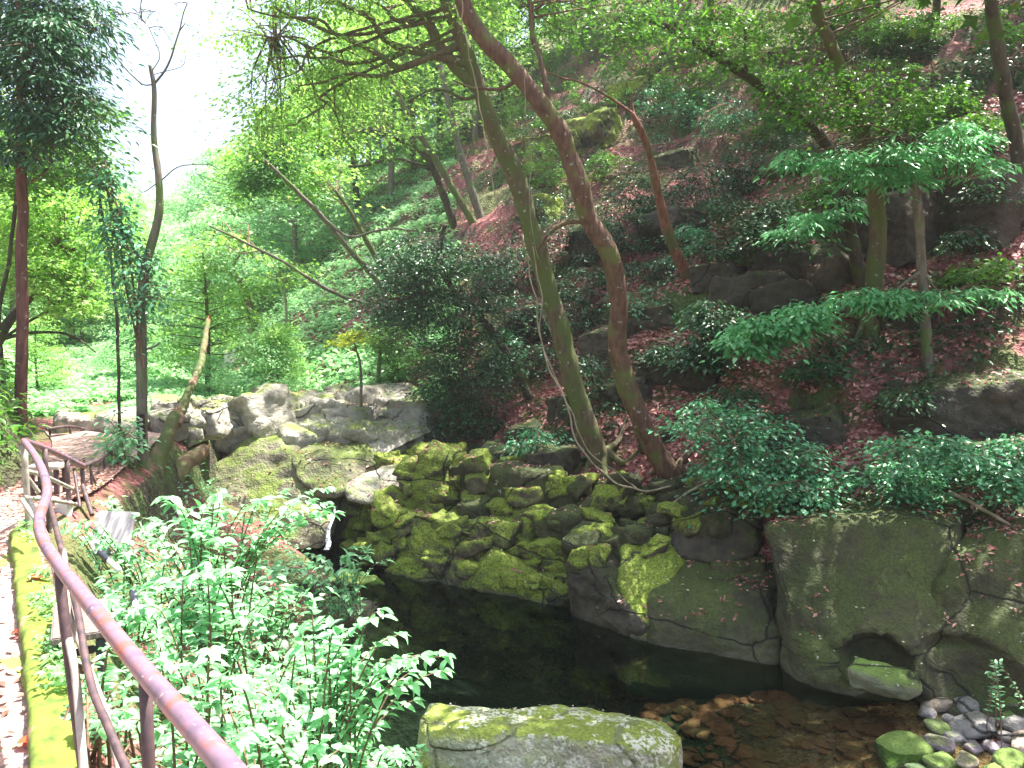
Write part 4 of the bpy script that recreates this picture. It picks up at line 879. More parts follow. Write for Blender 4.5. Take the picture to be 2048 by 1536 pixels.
PR = [proto(0, M_maple, .17, LEAF_STAR), proto(1, M_lightgreen, .18, LEAF_STAR, 6, 2.8), proto(2, M_green, .16, LEAF_OVAL, 7, 2.2), proto(3, M_maple, .17, LEAF_STAR, 8, 2.6, B_dark), proto(4, M_ever, .14, LEAF_OVAL, 5, 2.2, B_dark)]
DN = ['bright green leafy tree', 'pale mint-green leafy tree', 'mid green leafy tree', 'tall bright green tree', 'dark green leafy tree']
used = [False] * 5
FG = 'leafy trees on the far slopes'
def copy_tree(pi, loc, sc, rz, desc=None, group=FG, lab_px=None, label=None):
    src = PR[pi]
    if not used[pi]: r_ = src; used[pi] = True
    else:
        r_ = src.copy(); COL.objects.link(r_)
        for ch in list(src.children): c_ = ch.copy(); COL.objects.link(c_); c_.parent = r_
    r_.location = loc; r_.scale = (sc,) * 3; r_.rotation_euler = (0, 0, rz)
    if label: tag(r_, label, 'tree', group)
    else: auto(r_, desc or DN[pi], 'tree', group, lab_px or topx(np.asarray(loc) + np.array([0, 0, 3 * sc])))
    return r_
FAR = [(430, 760, 30, 1, .8), (520, 720, 34, 0, .9), (600, 700, 30, 1, .8), (470, 690, 45, 1, 1.1), (560, 660, 42, 0, 1.1), (660, 640, 36, 0, 1.0), (720, 600, 34, 3, 1.0), (640, 560, 48, 0, 1.2), (380, 680, 50, 1, 1.0), (780, 540, 32, 0, 1.0), (830, 470, 34, 3, 1.1),
       (740, 480, 45, 0, 1.3), (880, 400, 36, 2, 1.1), (700, 420, 55, 3, 1.5), (820, 360, 45, 3, 1.3), (950, 330, 32, 0, 1.0), (900, 270, 42, 3, 1.3), (1000, 240, 36, 2, 1.1), (1060, 150, 38, 0, 1.2), (980, 120, 46, 3, 1.4), (620, 480, 62, 0, 1.5), (560, 560, 60, 1, 1.3), (500, 600, 66, 1, 1.3), (430, 600, 70, 1, 1.4), (350, 620, 60, 1, 1.2),
       (300, 760, 32, 1, .7), (220, 770, 30, 0, .8), (150, 780, 26, 0, .8), (250, 700, 42, 1, 1.0), (330, 720, 36, 1, .7), (100, 740, 32, 3, 1.0), (30, 720, 24, 2, .9), (180, 700, 46, 0, 1.2), (60, 640, 40, 0, 1.2), (120, 560, 50, 3, 1.4), (-40, 620, 30, 3, 1.2), (1150, 90, 36, 2, 1.1), (1260, 20, 34, 0, 1.0), (1400, 0, 32, 2, 1.0), (850, 200, 60, 0, 1.6), (760, 330, 66, 0, 1.6)]
for (px, py, Y, pi, sc) in FAR:
    q = P(px, py, Y); z = ground(q[0], q[1])
    copy_tree(pi, (q[0], q[1], z - .1), sc, rng.random() * 6.28)

rb = np.random.default_rng(31)
for i in range(30):
    px = rb.uniform(40, 600); Yq = rb.uniform(17, 40); q = P(px, 760, Yq); pi = int(rb.choice([0, 1, 1, 3]))
    if 110 < px < 270 and Yq < 20: continue
    copy_tree(pi, (q[0], q[1], ground(q[0], q[1]) - .3), rb.uniform(.22, .5), rng.random() * 6.28, desc='low bushy ' + ['bright green', 'pale mint-green', '', 'fresh green'][pi] + ' tree')
for pi in range(5):
    if not used[pi]:
        for ch in list(PR[pi].children): bpy.data.objects.remove(ch)
        bpy.data.objects.remove(PR[pi])
# ------------------------------------------------------------------ left side trees
tree('straight red-brown cedar trunk at the left edge', [(44, 800), (43, 600), (42, 400), (42, 200), (40, 0), (40, -300)], (22, 15), B_cedar,
     [(60, 120, 90, 110, 0, .8, 34, 110), (130, 230, 60, 60, 0, .6, 16, 110), (40, 260, 60, 80, 0, .8, 16, 110), (30, 30, 80, 60, 0, .8, 22, 110), (150, 130, 50, 60, .3, .6, 14, 110), (150, 20, 60, 40, .3, .6, 14, 110), (60, -150, 140, 120, 0, 1, 40, 110)], LEAF_LANCE, M_cedar, .1, Y=9.5, dY=0, flare=1.1, rough=.12,
     branches=[([(42, 150), (80, 120), (100, 60)], (6, 2), 0), ([(43, 380), (100, 330), (100, 250)], (4, 2), 0), ([(42, 60), (10, 40), (-20, 60)], (7, 3), 0)])
tree('forked thin tree with ivy and a narrow sign plate on its trunk', [(285, 1010), (284, 850), (285, 700), (284, 620), (290, 530), (318, 430), (318, 360), (306, 280), (307, 180), (298, 130)], (20, 7), B_grey, Y=9.6, dY=0, flare=1.2, rough=.15,
     branches=[([(286, 530), (260, 480), (225, 420), (200, 360), (185, 320)], (9, 5), .2), ([(305, 168), (335, 130), (355, 60), (380, 10)], (5, 2), 0), ([(305, 168), (280, 165), (240, 120), (200, 60), (170, 35), (140, 40), (130, 100)], (3, 1.5), 0), ([(318, 365), (370, 332), (440, 338)], (3, 1.5), 0), ([(318, 365), (280, 385), (250, 350)], (2.5, 1), 0), ([(325, 140), (318, 110), (290, 60), (270, 40)], (2.5, 1), 0), ([(325, 145), (360, 130), (365, 90)], (2, 1), 0), ([(293, 705), (310, 690), (322, 680)], (5, 3), 0)],
     regions=[(285, 30, 100, 50, 0, .4, 3, 18), (350, 30, 50, 30, 0, .3, 4, 24)], mat=M_lightgreen, size=.05)
sg = mesh_np('sign_plate', *Tubes().add(np.array([P(282, 828, 9.46), P(284, 905, 9.46)]), [.045, .045], 4).arrays(), M_post, None, False)
sg.location = (0, 0, 0); at_origin(sg, P(283, 905, 9.46)); tag(sg, 'narrow dark sign plate with white characters fixed to the forked trunk', 'sign')
tb = Tubes()
for j in range(7):        # small unreadable white characters down the plate
    yy = 838 + j * 9.5
    for (x0, y0, x1, y1) in ((279, yy, 286, yy), (282, yy - 3, 282, yy + 4), (279, yy + 3, 286, yy + 2)):
        tb.add(np.array([P(x0, y0, 9.395), P(x1, y1, 9.395)]), [.004, .004], 4)
ch = tb.build('lettering', M_white, None); at_origin(ch, P(283, 905, 9.46)); ch.location = (0, 0, 0); ch.parent = sg
shrub('ivy with heart-shaped leaves climbing the forked thin tree', (286, 720), [(275, 560, 36, 60, 0, .15, 16, 26), (225, 440, 40, 50, .2, .2, 16, 34), (200, 350, 30, 40, .2, .2, 10, 34), (270, 650, 20, 40, 0, .1, 7, 20), (300, 580, 30, 30, 0, .1, 7, 20), (240, 500, 26, 30, .1, .2, 8, 24)], M_glossy, LEAF_MID, .075, None, 3, Y=9.45, clump=.22, flat=.9, name='ivy_vine')
shrub('young climbing leaves hanging beside the foot of the forked tree', (250, 960), [(245, 900, 26, 40, 0, .2, 12, 26), (240, 860, 20, 20, 0, .2, 6, 20)], M_mint, LEAF_MID, .085, None, 4, Y=9.2, clump=.2, flat=.9)
tree('tree with low arching branches and feathery leaves at the left', [(-40, 760), (-10, 690), (20, 640), (70, 590), (130, 560)], (24, 7), B_dark, [(90, 540, 90, 40, 0, .8, 28, 90), (150, 590, 45, 50, 0, .6, 12, 80), (60, 470, 70, 50, .5, .8, 22, 90), (160, 480, 60, 50, .6, .8, 14, 90), (120, 390, 60, 50, .6, .8, 14, 90), (30, 400, 50, 60, .8, .8, 14, 90)], LEAF_STAR, M_maple, .1, Y=13, dY=1, branches=[([(0, 680), (60, 665), (130, 670), (200, 700)], (9, 3), .5), ([(20, 640), (100, 560), (150, 500)], (7, 3), .5), ([(0, 690), (60, 640), (120, 610), (180, 600)], (7, 3), .5)])
tree('thin dark leaning tree behind the cedar trunk', [(0, 620), (20, 500), (35, 380), (60, 250)], (9, 5), B_dark, [(50, 330, 80, 60, 0, .8, 20, 90), (110, 300, 60, 60, 0, .8, 16, 90)], LEAF_OVAL, M_green, .1, Y=12, dY=0)
tree('dangling thin tree with brown withered clump beside the pale sky', [(230, 620), (215, 480), (200, 400), (195, 300), (190, 200)], (6, 4), B_dark, [(190, 320, 25, 30, 0, .3, 10, 70), (190, 230, 35, 50, 0, .4, 14, 80)], LEAF_OVAL, M_green, .08, Y=11, dY=0)
# mossy broken tree and log behind the forked trunk
LG = 'mossy broken trunks'
def broken(label, line, w, Y, dY, tipspikes=7, bark=B_logmoss):
    pts = pxline(line, Y, dY); base = pts[0]; root = empty('mossy_trunk', base)
    cur = catmull(pts, 14 * len(pts)); r0, r1 = w[0] * Y / F / 2, w[1] * Y / F / 2
    tr_ = Tubes().add(cur, [r0 * 1.2, r0, r1], 16, .95, 17).build('trunk', bark); tb = Tubes(); d = cur[-1] - cur[-3]; d /= np.linalg.norm(d)
    for i in range(tipspikes):
        a = i * 6.28 / tipspikes; off = np.array([math.cos(a), .4 * math.sin(a), math.sin(a)]) * r1 * .7
        tb.add(np.array([cur[-1] + off - d * .15, cur[-1] + off + d * random.uniform(.03, .14)]), [r1 * .45, .004], 5)
    sp = tb.build('broken_end', M_rotten)
    for o_ in (tr_, sp): at_origin(o_, base); o_.location = (0, 0, 0); o_.parent = root
    tag(root, label, 'trunk', LG)
broken('mossy broken trunk leaning against the forked thin tree', [(300, 990), (312, 930), (335, 870), (350, 830)], (36, 25), 9.9, 1.0)
broken('long mossy trunk leaning further up toward the far bank', [(352, 850), (375, 790), (400, 730), (408, 690), (416, 640)], (17, 13), 11.5, 3, 4)
broken('short mossy log with a splintered red end pointing right', [(300, 1010), (335, 975), (370, 930), (408, 900)], (40, 28), 10.4, 1.5)
# hanging vines
def vine(label, line, Y, dY, r=.012, group='pale hanging vines'):
    c = catmull(pxline(line, Y, dY), 60); c += (np.stack([fbm(c * 3, 2, 61 + k_) for k_ in range(3)], -1) - .5) * .12
    o_ = Tubes().add(c, [r, r, r * .8], 6).build('vine', B_vine); at_origin(o_, c[0]); tag(o_, label, 'vine', group)
Yv = hit(1345, 965)[1]
vine('pale twisted vine looping down to the roots of the brown trunk', [(1345, 975), (1290, 985), (1240, 970), (1190, 925), (1150, 870), (1130, 800), (1100, 740), (1085, 680), (1075, 620), (1062, 560), (1050, 470)], Yv - .5, -.2, .013)
vine('second pale vine close right of the twisted looping vine', [(1275, 980), (1220, 940), (1180, 900), (1145, 830), (1112, 760), (1088, 690), (1082, 600), (1070, 500)], Yv - .4, -.2, .009)
vine('long thin vine hanging straight from the forked mossy tree', [(920, 0), (935, 100), (955, 200), (975, 300), (990, 380), (1005, 450), (1015, 480)], Yv - 1.8, .6, .007)
vine('fine vine dangling beside the brown trunk in mid slope', [(1050, 150), (1055, 250), (1058, 340), (1065, 420), (1080, 520)], Yv - 1.2, .3, .005)
vine('crooked pale root running down the upper litter patch', [(1125, 225), (1150, 245), (1160, 280), (1168, 320), (1180, 340)], hit(1150, 280)[1] - .4, 0, .014)
vine('fallen branch lying across the litter above the huge boulder', [(1590, 1095), (1640, 1040), (1700, 1010)], 8.55, .6, .018, 'fallen branches')
vine('long fallen pole sloping down at the right above the boulders', [(1900, 985), (1970, 1020), (2048, 1068)], 8.7, -.6, .022, 'fallen branches')
vine('fallen stick leaning on the rocks below the glossy shrub', [(1340, 1010), (1400, 975), (1440, 950)], hit(1340, 1010)[1] - .4, 0, .018, 'fallen branches')
vine('thin bare stick standing in the litter patch', [(1120, 220 + 480), (1090, 640), (1080, 600)], hit(1120, 700)[1] - .3, 0, .008, 'fallen branches')

# ------------------------------------------------------------------ foreground shrubs below the railing
FS = 'mint-green shrubs between railing and pool'
def leafy(label, base, tips, Y, size=.1,  mat=M_mint, stems=8, sY=.4, group=FS, stemc=B_twig):
    """arching stems with opposite pairs of broad leaves held level"""
    size *= .76; bx = P(base[0], base[1], Y); b_ = np.array([bx[0], bx[1], ground(bx[0], bx[1])]); root = empty('leafy_shrub', b_); tb = Tubes(); pos = []; dr = []; sz = []; up = []
    for (px, py, rx, ry, n) in tips:
        for _ in range(n):
            tip = P(px + rng.uniform(-rx, rx), py + rng.uniform(-ry, ry), Y + rng.uniform(-sY, sY)); off = np.array([rng.normal(0, .12), rng.normal(0, .12), 0])
            h_ = tip - (b_ + off); m1 = b_ + off + h_ * np.array([.3, .3, .55]); m2 = b_ + off + h_ * np.array([.7, .7, .92])
            c = catmull([b_ + off - np.array([0, 0, .05]), m1, m2, tip], 26); tb.add(c, [.007, .005, .0025], 5, cap=False)
            Lc = np.cumsum(np.r_[0, np.linalg.norm(np.diff(c, axis=0), axis=1)]); tot = Lc[-1]; k0 = 0; s_ = tot * .35; sp = size * .75; ph = 0
            while s_ < tot + .001:
                j = min(25, int(np.searchsorted(Lc, s_))); d = c[min(25, j + 1)] - c[max(0, j - 1)]; d /= np.linalg.norm(d) + 1e-9
                side = np.cross(d, [0, 0, 1]); side /= np.linalg.norm(side) + 1e-6
                f = .6 + .4 * min(1, (s_ / tot)); ss = size * f * rng.uniform(.6, 1.25)
                if ph % 2: side2 = side * .8 + d * .4
                else: side2 = side
                for sg_ in (-1, 1):
                    if rng.random() < .2: continue
                    v_ = side2 * sg_ + d * .55 + np.array([0, 0, rng.normal(-.05, .18)]); pos.append(c[j]); dr.append(v_); sz.append(ss); up.append([rng.normal(0, .25), rng.normal(0, .25), 1])
                s_ += sp * rng.uniform(.7, 1.2); ph += 1
            for q in range(2): pos.append(c[-1]); dr.append(np.array([h_[0], h_[1], 0]) + rng.normal(0, .3, 3)); sz.append(size * .9); up.append([0, 0, 1])
    V, T, R = leaves(LEAF_BIG, np.array(pos), np.array(dr), np.array(up), np.array(sz))
    fo = mesh_np('foliage', V, T, mat, None, True, R); st = tb.build('stem', stemc)
    for o_ in (fo, st): at_origin(o_, b_); o_.location = (0, 0, 0); o_.parent = root
    tag(root, label, 'shrub', group)
leafy('branching shrub reaching out over the dark water left of the boulder', (640, 1480), [(760, 1240, 70, 40, 4), (820, 1330, 80, 30, 6), (740, 1380, 90, 50, 8), (700, 1300, 60, 50, 5), (640, 1250, 50, 50, 5)], 3.9, .105, sY=.25)
leafy('feathery shrub spreading its top in front of the big wedge boulder', (420, 1300), [(440, 1000, 120, 25, 9), (560, 1000, 110, 25, 9), (350, 1040, 80, 30, 7), (600, 1050, 80, 30, 5), (480, 1070, 120, 25, 8)], 6.0, .13, sY=.5)
leafy('tall stemmed shrub in the middle of the foreground thicket', (420, 1500), [(330, 1180, 90, 50, 8), (420, 1130, 60, 50, 6), (480, 1200, 90, 60, 8), (380, 1260, 80, 50, 8)], 4.4, .105)
leafy('leafy shrub at the near left corner of the pool', (560, 1600), [(600, 1400, 80, 60, 9), (560, 1480, 90, 60, 9), (660, 1470, 50, 50, 5), (480, 1390, 70, 50, 7)], 3.4, .09)
leafy('dense shrub right behind the near end of the handrail', (440, 1620), [(420, 1400, 60, 60, 8), (470, 1490, 70, 50, 8), (380, 1330, 60, 40, 6)], 2.9, .075)
leafy('low shrub between the two nearest railing posts', (210, 1560), [(220, 1400, 50, 60, 8), (260, 1480, 60, 50, 8), (200, 1330, 40, 40, 5), (330, 1480, 40, 40, 5)], 3.0, .07)
leafy('pale shrub behind the small table left of the handrail', (240, 1330), [(250, 1200, 60, 50, 8), (320, 1240, 60, 50, 8), (200, 1240, 30, 40, 4)], 4.8, .1)
leafy('shrub low over the upper end of the pool', (700, 1200), [(640, 1120, 80, 20, 8), (740, 1110, 70, 15, 6), (560, 1140, 80, 25, 8)], 9.5, .16, sY=.4)
leafy('shrub with long leaves in front of the dark wet rock', (540, 1290), [(520, 1160, 80, 30, 8), (610, 1190, 60, 30, 7), (560, 1240, 80, 30, 8), (470, 1230, 60, 30, 6)], 6.6, .12)
leafy('shrub around the square mossy stone', (600, 1420), [(560, 1320, 80, 40, 8), (630, 1290, 50, 30, 5), (520, 1370, 70, 40, 7), (660, 1380, 40, 30, 4)], 5.0, .1)
leafy('ferny shrub beside the streaked grey board', (290, 1180), [(235, 1095, 25, 25, 5), (180, 1080, 40, 20, 4), (300, 1130, 50, 30, 6), (150, 1050, 40, 15, 4)], 6.0, .09)
leafy('small shrub beyond the white block near the bench', (220, 1050), [(210, 1010, 40, 18, 6), (170, 1035, 40, 12, 4)], 7.5, .1)
leafy('leafy sprig in front of the left end of the flat-topped boulder', (780, 1640), [(800, 1490, 50, 30, 7), (760, 1525, 50, 25, 5)], 4.6, .08)
leafy('tiny leafy sprig at the foot of the right boulder', (2010, 1370), [(1995, 1330, 20, 15, 4)], 6.6, .07)

# ------------------------------------------------------------------ kerb, railing and what lies by it
def kerb():
    inn = [Pz(62, 1536, .1), Pz(51, 1400, .1), Pz(42, 1280, .1), Pz(30, 1160, .1), Pz(17, 1062, .1)]
    out = [Pz(168, 1536, .1), Pz(152, 1400, .1), Pz(128, 1280, .1), Pz(100, 1160, .1), Pz(66, 1040, .1)]
    d0 = inn[0] - inn[1]; d1 = out[0] - out[1]; inn = [inn[0] + d0 * 6] + inn; out = [out[0] + d0 * 6] + out
    a = catmull(inn, 160); c = catmull(out, 160); V = []; m = 15
    for i in range(160):
        pr = [(0, -.45), (0, -.1), (0, -.03), (.04, .0), (.12, .01), (.25, .015), (.38, .01), (.5, .015), (.62, .015), (.75, .01), (.88, .01), (.96, -.0), (1, -.04), (1, -.2), (1, -.7)]
        for t_, dz in pr:
            q = a[i] * (1 - t_) + c[i] * t_; V.append([q[0], q[1], q[2] + dz])
    V = np.array(V); nn = fbm(V * 7, 4, 3) - .5; V[:, 2] += nn * .07; V[:, 0] += (fbm(V * 5, 3, 9) - .5) * .05
    i = (np.arange(159)[:, None] * m + np.arange(m - 1)[None, :]).ravel()
    o_ = mesh_np('kerb_wall', V, np.stack([i, i + m, i + m + 1, i + 1], -1), M_mosskerb, None, True)
    tag(o_, 'low kerb wall thick with yellow-green moss along the path', 'kerb'); return a, c
ka, kc = kerb()
n = 1700; i_ = rng.integers(10, 159, n); cl = fbm(ka[i_] * 2.2, 2, 5) > .45; i_ = i_[cl]; n = len(i_); t_ = (1 - rng.random(n) ** 1.6 * .6)[:, None]
q_ = ka[i_] * (1 - t_) + kc[i_] * t_ + np.stack([rng.normal(0, .01, n), rng.normal(0, .02, n), rng.random(n) * .08 + .015], -1)
V, T, R = leaves(LEAF_MID, q_, rand_dirs(n, .4), ups(n, .4), rng.uniform(.025, .05, n))
tag(mesh_np('kerb_herbs', V, T, M_lightgreen, None, False, R), 'small green herbs growing in the moss of the kerb', 'herbs', kind='stuff')
def rail_thing(name, label, group=None): r_ = empty(name); tag(r_, label, 'railing', group); return r_
RG = 'pipe railings of the footpath'
r1 = rail_thing('railing', 'nearest purple rusty pipe railing, bent and sloping down to the right', RG)
def part(name, pts, r, mat, parent, k=12, n=40, rough=0):
    o_ = Tubes().add(catmull(pts, n), r, k, rough).build(name, mat, parent); return o_
part('handrail', [P(700, 1860, .72), P(455, 1536, 1.2), P(290, 1345, 1.68), P(185, 1215, 2.15), P(118, 1130, 2.65), P(84, 1075, 3.05), P(79, 1035, 3.4), P(94, 985, 3.9), P(86, 945, 4.4), P(70, 912, 5.0), P(48, 882, 5.8)], [.021, .0225, .023], M_rail, r1, 18, 160)
def post(px, py, pb, Y, r, mat, parent, z=None, name='post'):
    t_ = P(px, py, Y); b_ = np.array([t_[0] + (pb if pb else 0), t_[1] + .02, ground(t_[0], t_[1]) - .05 if z is None else z]); return part(name, [b_, t_], r, mat, parent, 10, 6)
post(290, 1348, 0, 1.68, .014, M_post, r1, -.3)
part('post', [P(118, 1135, 2.62), P(135, 1290, 2.55), P(170, 1560, 2.5), P(190, 1700, 2.5)], .017, M_post, r1, 10, 12)
post(48, 890, 0, 5.8, .022, M_palepipe, r1, -.05)
part('lower_rail', [P(98, 1000, 4.0), P(118, 1080, 3.3), P(150, 1200, 2.75), P(180, 1360, 2.35), P(215, 1450, 2.15), P(262, 1560, 1.95), P(320, 1700, 1.7)], .012, M_post, r1, 8, 50, .2)
part('lower_rail', [P(60, 1000, 4.6), P(100, 1095, 3.3), P(126, 1230, 2.7), P(148, 1330, 2.45), P(160, 1450, 2.3), P(172, 1600, 2.2)], .013, M_palepipe, r1, 8, 50, .2)
part('brace', [P(128, 1100, 3.0), P(140, 1230, 2.7), P(210, 1420, 2.5), P(240, 1560, 2.4)], .010, M_palepipe, r1, 8, 20, .2)
r2_ = rail_thing('railing', 'brown pipe railing section running down from the bent rail to its corner', RG)
part('handrail', [P(48, 882, 5.8), P(105, 903, 6.6), P(166, 932, 7.4)], .026, M_rail, r2_)
for px, py, Y in ((90, 898, 6.3), (133, 917, 6.95), (164, 931, 7.4)): post(px, py, 0, Y, .02, M_post, r2_, -.15)
part('lower_rail', [P(44, 940, 5.8), P(90, 953, 6.3), P(160, 985, 7.3)], .017, M_palepipe, r2_)
part('lower_rail', [P(46, 995, 5.7), P(100, 1000, 6.3), P(160, 1010, 7.2)], .017, M_palepipe, r2_)
part('brace', [P(44, 940, 5.8), P(78, 985, 5.9)], .015, M_palepipe, r2_)
part('brace', [P(44, 1000, 5.5), P(72, 1040, 5.2)], .015, M_palepipe, r2_)
r3_ = rail_thing('railing', 'thin railing section turning back up to the right past the bench', RG)
part('handrail', [P(166, 932, 7.4), P(195, 920, 8.2), P(222, 905, 9.2)], .02, M_post, r3_)
for px, py, Y in ((181, 925, 7.8), (208, 913, 8.7), (222, 905, 9.2)): post(px, py, 0, Y, .014, M_post, r3_, -.2)
for dz in (.3, .55, .8): part('lower_rail', [P(166, 932, 7.4) - [0, 0, dz], P(222, 905, 9.2) - [0, 0, dz]], .008, M_post, r3_)
part('brace', [P(182, 945, 7.8), P(206, 1000, 7.9)], .012, M_post, r3_); part('brace', [P(148, 938, 7.2), P(160, 1015, 6.9)], .014, M_post, r3_); part('brace', [P(165, 970, 7.3), P(184, 1030, 7.0)], .02, M_post, r3_)
r4_ = rail_thing('railing', 'farthest thin railing in front of the white stream rocks', RG)
part('handrail', [P(92, 858, 11.4), P(140, 853, 11.8), P(180, 861, 12.2), P(218, 868, 12.6)], .02, M_post, r4_)
part('lower_rail', [P(96, 872, 11.4), P(140, 870, 11.8), P(218, 885, 12.6)], .012, M_post, r4_)
for px, py, Y in ((99, 858, 11.5), (140, 853, 11.8), (177, 861, 12.2), (216, 868, 12.6)): post(px, py, 0, Y, .016, M_post, r4_, -.15)
# boxes by bmesh
def box(name, c, s, mat, parent=None, rz=0, bev=.006, rx=0, ry=0):
    bm = bmesh.new(); bmesh.ops.create_cube(bm, size=1); bmesh.ops.scale(bm, vec=s, verts=bm.verts)
    bmesh.ops.bevel(bm, geom=bm.edges[:], offset=min(bev, min(s) * .3), segments=2, affect='EDGES')
    me = bpy.data.meshes.new(name); bm.to_mesh(me); bm.free(); me.materials.append(mat)
    o_ = bpy.data.objects.new(name, me); COL.objects.link(o_); o_.location = c; o_.rotation_euler = (rx, ry, rz)
    if parent: o_.parent = parent
    return o_
def bench(label, c, s, rz, legs, mat, cat='bench', name='bench', shelf=None):
    r_ = empty(name, c); r_.rotation_euler = (0, 0, rz); w, d, h = s
    box('seat', (0, 0, h - .02), (w, d, .035), mat, r_)
    for x in (-1, 1):
        for y in (-1, 1): box('leg', (x * (w / 2 - .04), y * (d / 2 - .04), (h - .04) / 2), (.04, .04, h - .04), legs, r_)
    box('rail', (0, d / 2 - .04, h * .45), (w - .12, .025, .04), legs, r_); box('rail', (0, -d / 2 + .04, h * .45), (w - .12, .025, .04), legs, r_)
    if shelf: box('panel', (0, -d / 2 + .1, h * .6), (w - .2, .02, h * .35), shelf, r_)
    return tag(r_, label, cat)
q = P(162, 1245, 3.75); bench('weathered small table standing among shrubs just behind the handrail', (q[0], q[1], q[2] - .42), (.24, .5, .45), .5, M_black, M_wood, 'table', 'table')
q = P(98, 990, 7.4); bench('concrete-topped bench with pale blue panel by the path bend', (q[0], q[1], 0.03), (.3, .25, .3), .1, M_post, M_concrete, 'bench', 'bench', M_blue)
q = P(226, 1066, 6.2); o = box('board', q, (.28, .4, .03), M_streak, None, .3, rx=.75, ry=.1); tag(o, 'pale streaked grey board tilted among the ferns beyond the handrail', 'board')
q = P(128, 1022, 6.9); o = box('block', q, (.11, .1, .16), M_white); tag(o, 'small white block standing beside the bent rail', 'block')
for lab, a_, b_, Y in (('dark pipe with a white end sloping down below the streaked board', (200, 1105), (238, 1140), 5.6), ('short dark pipe with pale fittings lying among the herbs', (265, 1185), (276, 1228), 5.0)):
    p0, p1 = P(*a_, Y), P(*b_, Y - .3); r_ = empty('pipe', p1); tag(r_, lab, 'pipe', 'discarded pipes'); md = (p0 * .5 + p1 * .5)
    for nm, s, e, m, rr in (('body', p0, md, M_black, .022), ('end_piece', md, p1, M_white, .019)):
        o_ = Tubes().add(np.linspace(s, e, 6), rr, 12).build(nm, m); at_origin(o_, p1); o_.location = (0, 0, 0); o_.parent = r_
for lab, px, py, s in (('pale notice board standing on the far bank', 460, 712, (.35, .04, .4)), ('wide low pale notice board beside the far sign', 433, 738, (.6, .04, .4))):
    q = P(px, py, 24); r_ = empty('notice_board', (q[0], q[1], q[2] - .6)); box('panel', (0, 0, .6), s, M_white, r_)
    for x in (-.4, .4): box('post', (x * s[0], .035, .2), (.03, .03, 1.1), M_post, r_)
    tag(r_, lab, 'sign', 'far notice boards')
# red leaves on kerb and path
for i, (px, py, z, lab) in enumerate([(20, 1268, .06, 'curled red leaf lying on the path'), (32, 1488, .06, 'red leaf on the path at the bottom edge'), (52, 1158, .13, 'red leaf resting on the kerb moss')]):
    q = Pz(px, py, z); V, T, R = leaves(LEAF_BIG, np.array([q]), np.array([[1., .5, .3]]), np.array([[.2, .1, 1.]]), np.array([.1]))
    o_ = mesh_np('red_leaf', V, T, M_red, None, True, R); at_origin(o_, q); tag(o_, lab, 'leaf', 'fallen red leaves')

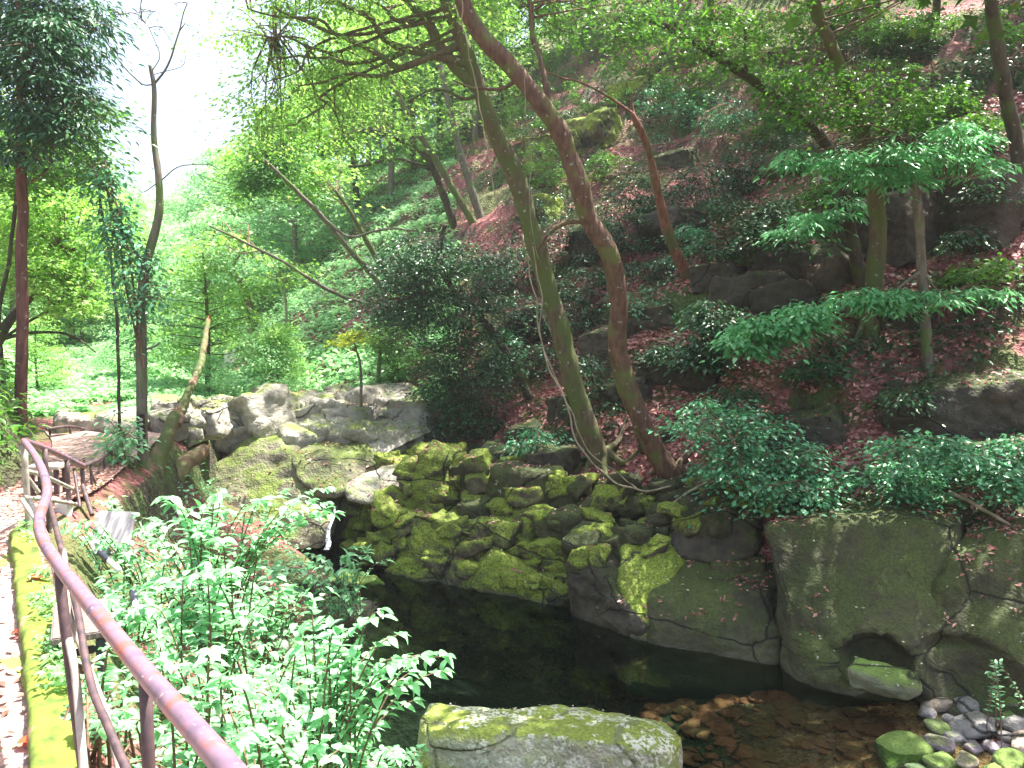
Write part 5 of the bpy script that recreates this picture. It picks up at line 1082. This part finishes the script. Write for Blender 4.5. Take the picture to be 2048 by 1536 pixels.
# ------------------------------------------------------------------ labels from landmarks
LM = [('the flat-topped boulder', 1100, 1470), ('the huge smooth boulder', 1720, 1190), ('the brown S-curved trunk', 1235, 640), ('the brown trunk foot', 1330, 930), ('the mossy forking tree', 1110, 620), ('the waterfall', 655, 1050), ('the big wedge boulder', 520, 960),
      ('the dark leaning slab', 1210, 1190), ('the tall mossy wedge', 1290, 1170), ('the square black-faced block', 1430, 1075), ('the reddish dead trunk', 1320, 400), ('the slender sapling', 1845, 520), ('the thick mossy tree', 1750, 480), ('the arching slim tree', 1560, 200), ('the top right corner', 2030, 30),
      ('the dark evergreen', 900, 640), ('the wide glossy shrub', 1480, 890), ('the tiered glossy shrub', 1940, 920), ('the forked ivy tree', 286, 620), ('the cedar trunk', 42, 400), ('the pale far notice boards', 445, 725), ('the biggest beach stone', 1945, 1462), ('the right edge of the beach', 2040, 1410),
      ('the flat waterside stone', 1770, 1360), ('the round crown clump', 530, 320), ('the yellow-leaved sapling', 712, 700), ('the upper litter patch', 1160, 230), ('the far railing', 155, 858), ('the smooth water-worn slab', 745, 970), ('the mossy bottom-edge stone', 1800, 1528), ('the long low ledge rock', 1430, 1230),
      ('the upper fork', 945, 130), ('the top edge', 1450, 0), ('the right litter slope', 1900, 680), ('the bare brown cliff', 1850, 450)]
groups = {}
for o_, d, (px, py) in LAB:
    px = min(max(px, -60), 2110)
    nm, lx, ly = min(LM, key=lambda l: (l[1] - px) ** 2 + (l[2] - py) ** 2); dx, dy = px - lx, py - ly; far = math.hypot(dx, dy) > 90
    rel = ('left of' if dx < 0 else 'right of') if abs(dx) > abs(dy) else ('above' if dy < 0 else 'below')
    if not far: rel = 'just ' + rel
    if nm.startswith('the top') or 'edge of' in nm or nm == 'the top edge': rel = 'near'
    groups.setdefault((d, rel, nm), []).append((px, py, o_))
ORD = ['', 'second', 'third', 'fourth', 'fifth', 'sixth', 'seventh', 'eighth', 'ninth', 'tenth']
for (d, rel, nm), l in groups.items():
    l.sort(key=lambda t_: t_[0]); n = len(l)
    for i, (_, _, o_) in enumerate(l):
        if n == 1: s = ''
        elif i == 0: s = ', leftmost'
        elif i == n - 1: s = ', rightmost'
        elif i < 10: s = f', {ORD[i]} from left'
        else: s = f', {ORD[min(9, n - 1 - i)]} from right'
        o_['label'] = f'{d} {rel} {nm}{s}'

# ------------------------------------------------------------------ the sunlit air of the valley
bm = bmesh.new(); bmesh.ops.create_cube(bm, size=1); me = bpy.data.meshes.new('haze'); bm.to_mesh(me); bm.free()
hz = bpy.data.objects.new('haze', me); COL.objects.link(hz); hz.scale = (380, 380, 130); hz.location = (0, 0, 60.5)
mh = bpy.data.materials.new('haze'); mh.use_nodes = True; nt = mh.node_tree; nt.nodes.clear()
out = nt.nodes.new('ShaderNodeOutputMaterial'); pv = nt.nodes.new('ShaderNodeVolumePrincipled')
pv.inputs['Color'].default_value = (.93, .97, 1, 1); pv.inputs['Density'].default_value = .0011; pv.inputs['Anisotropy'].default_value = .3
nt.links.new(pv.outputs[0], out.inputs['Volume']); me.materials.append(mh); tag(hz, kind='stuff', label='pale sunlit air filling the valley')
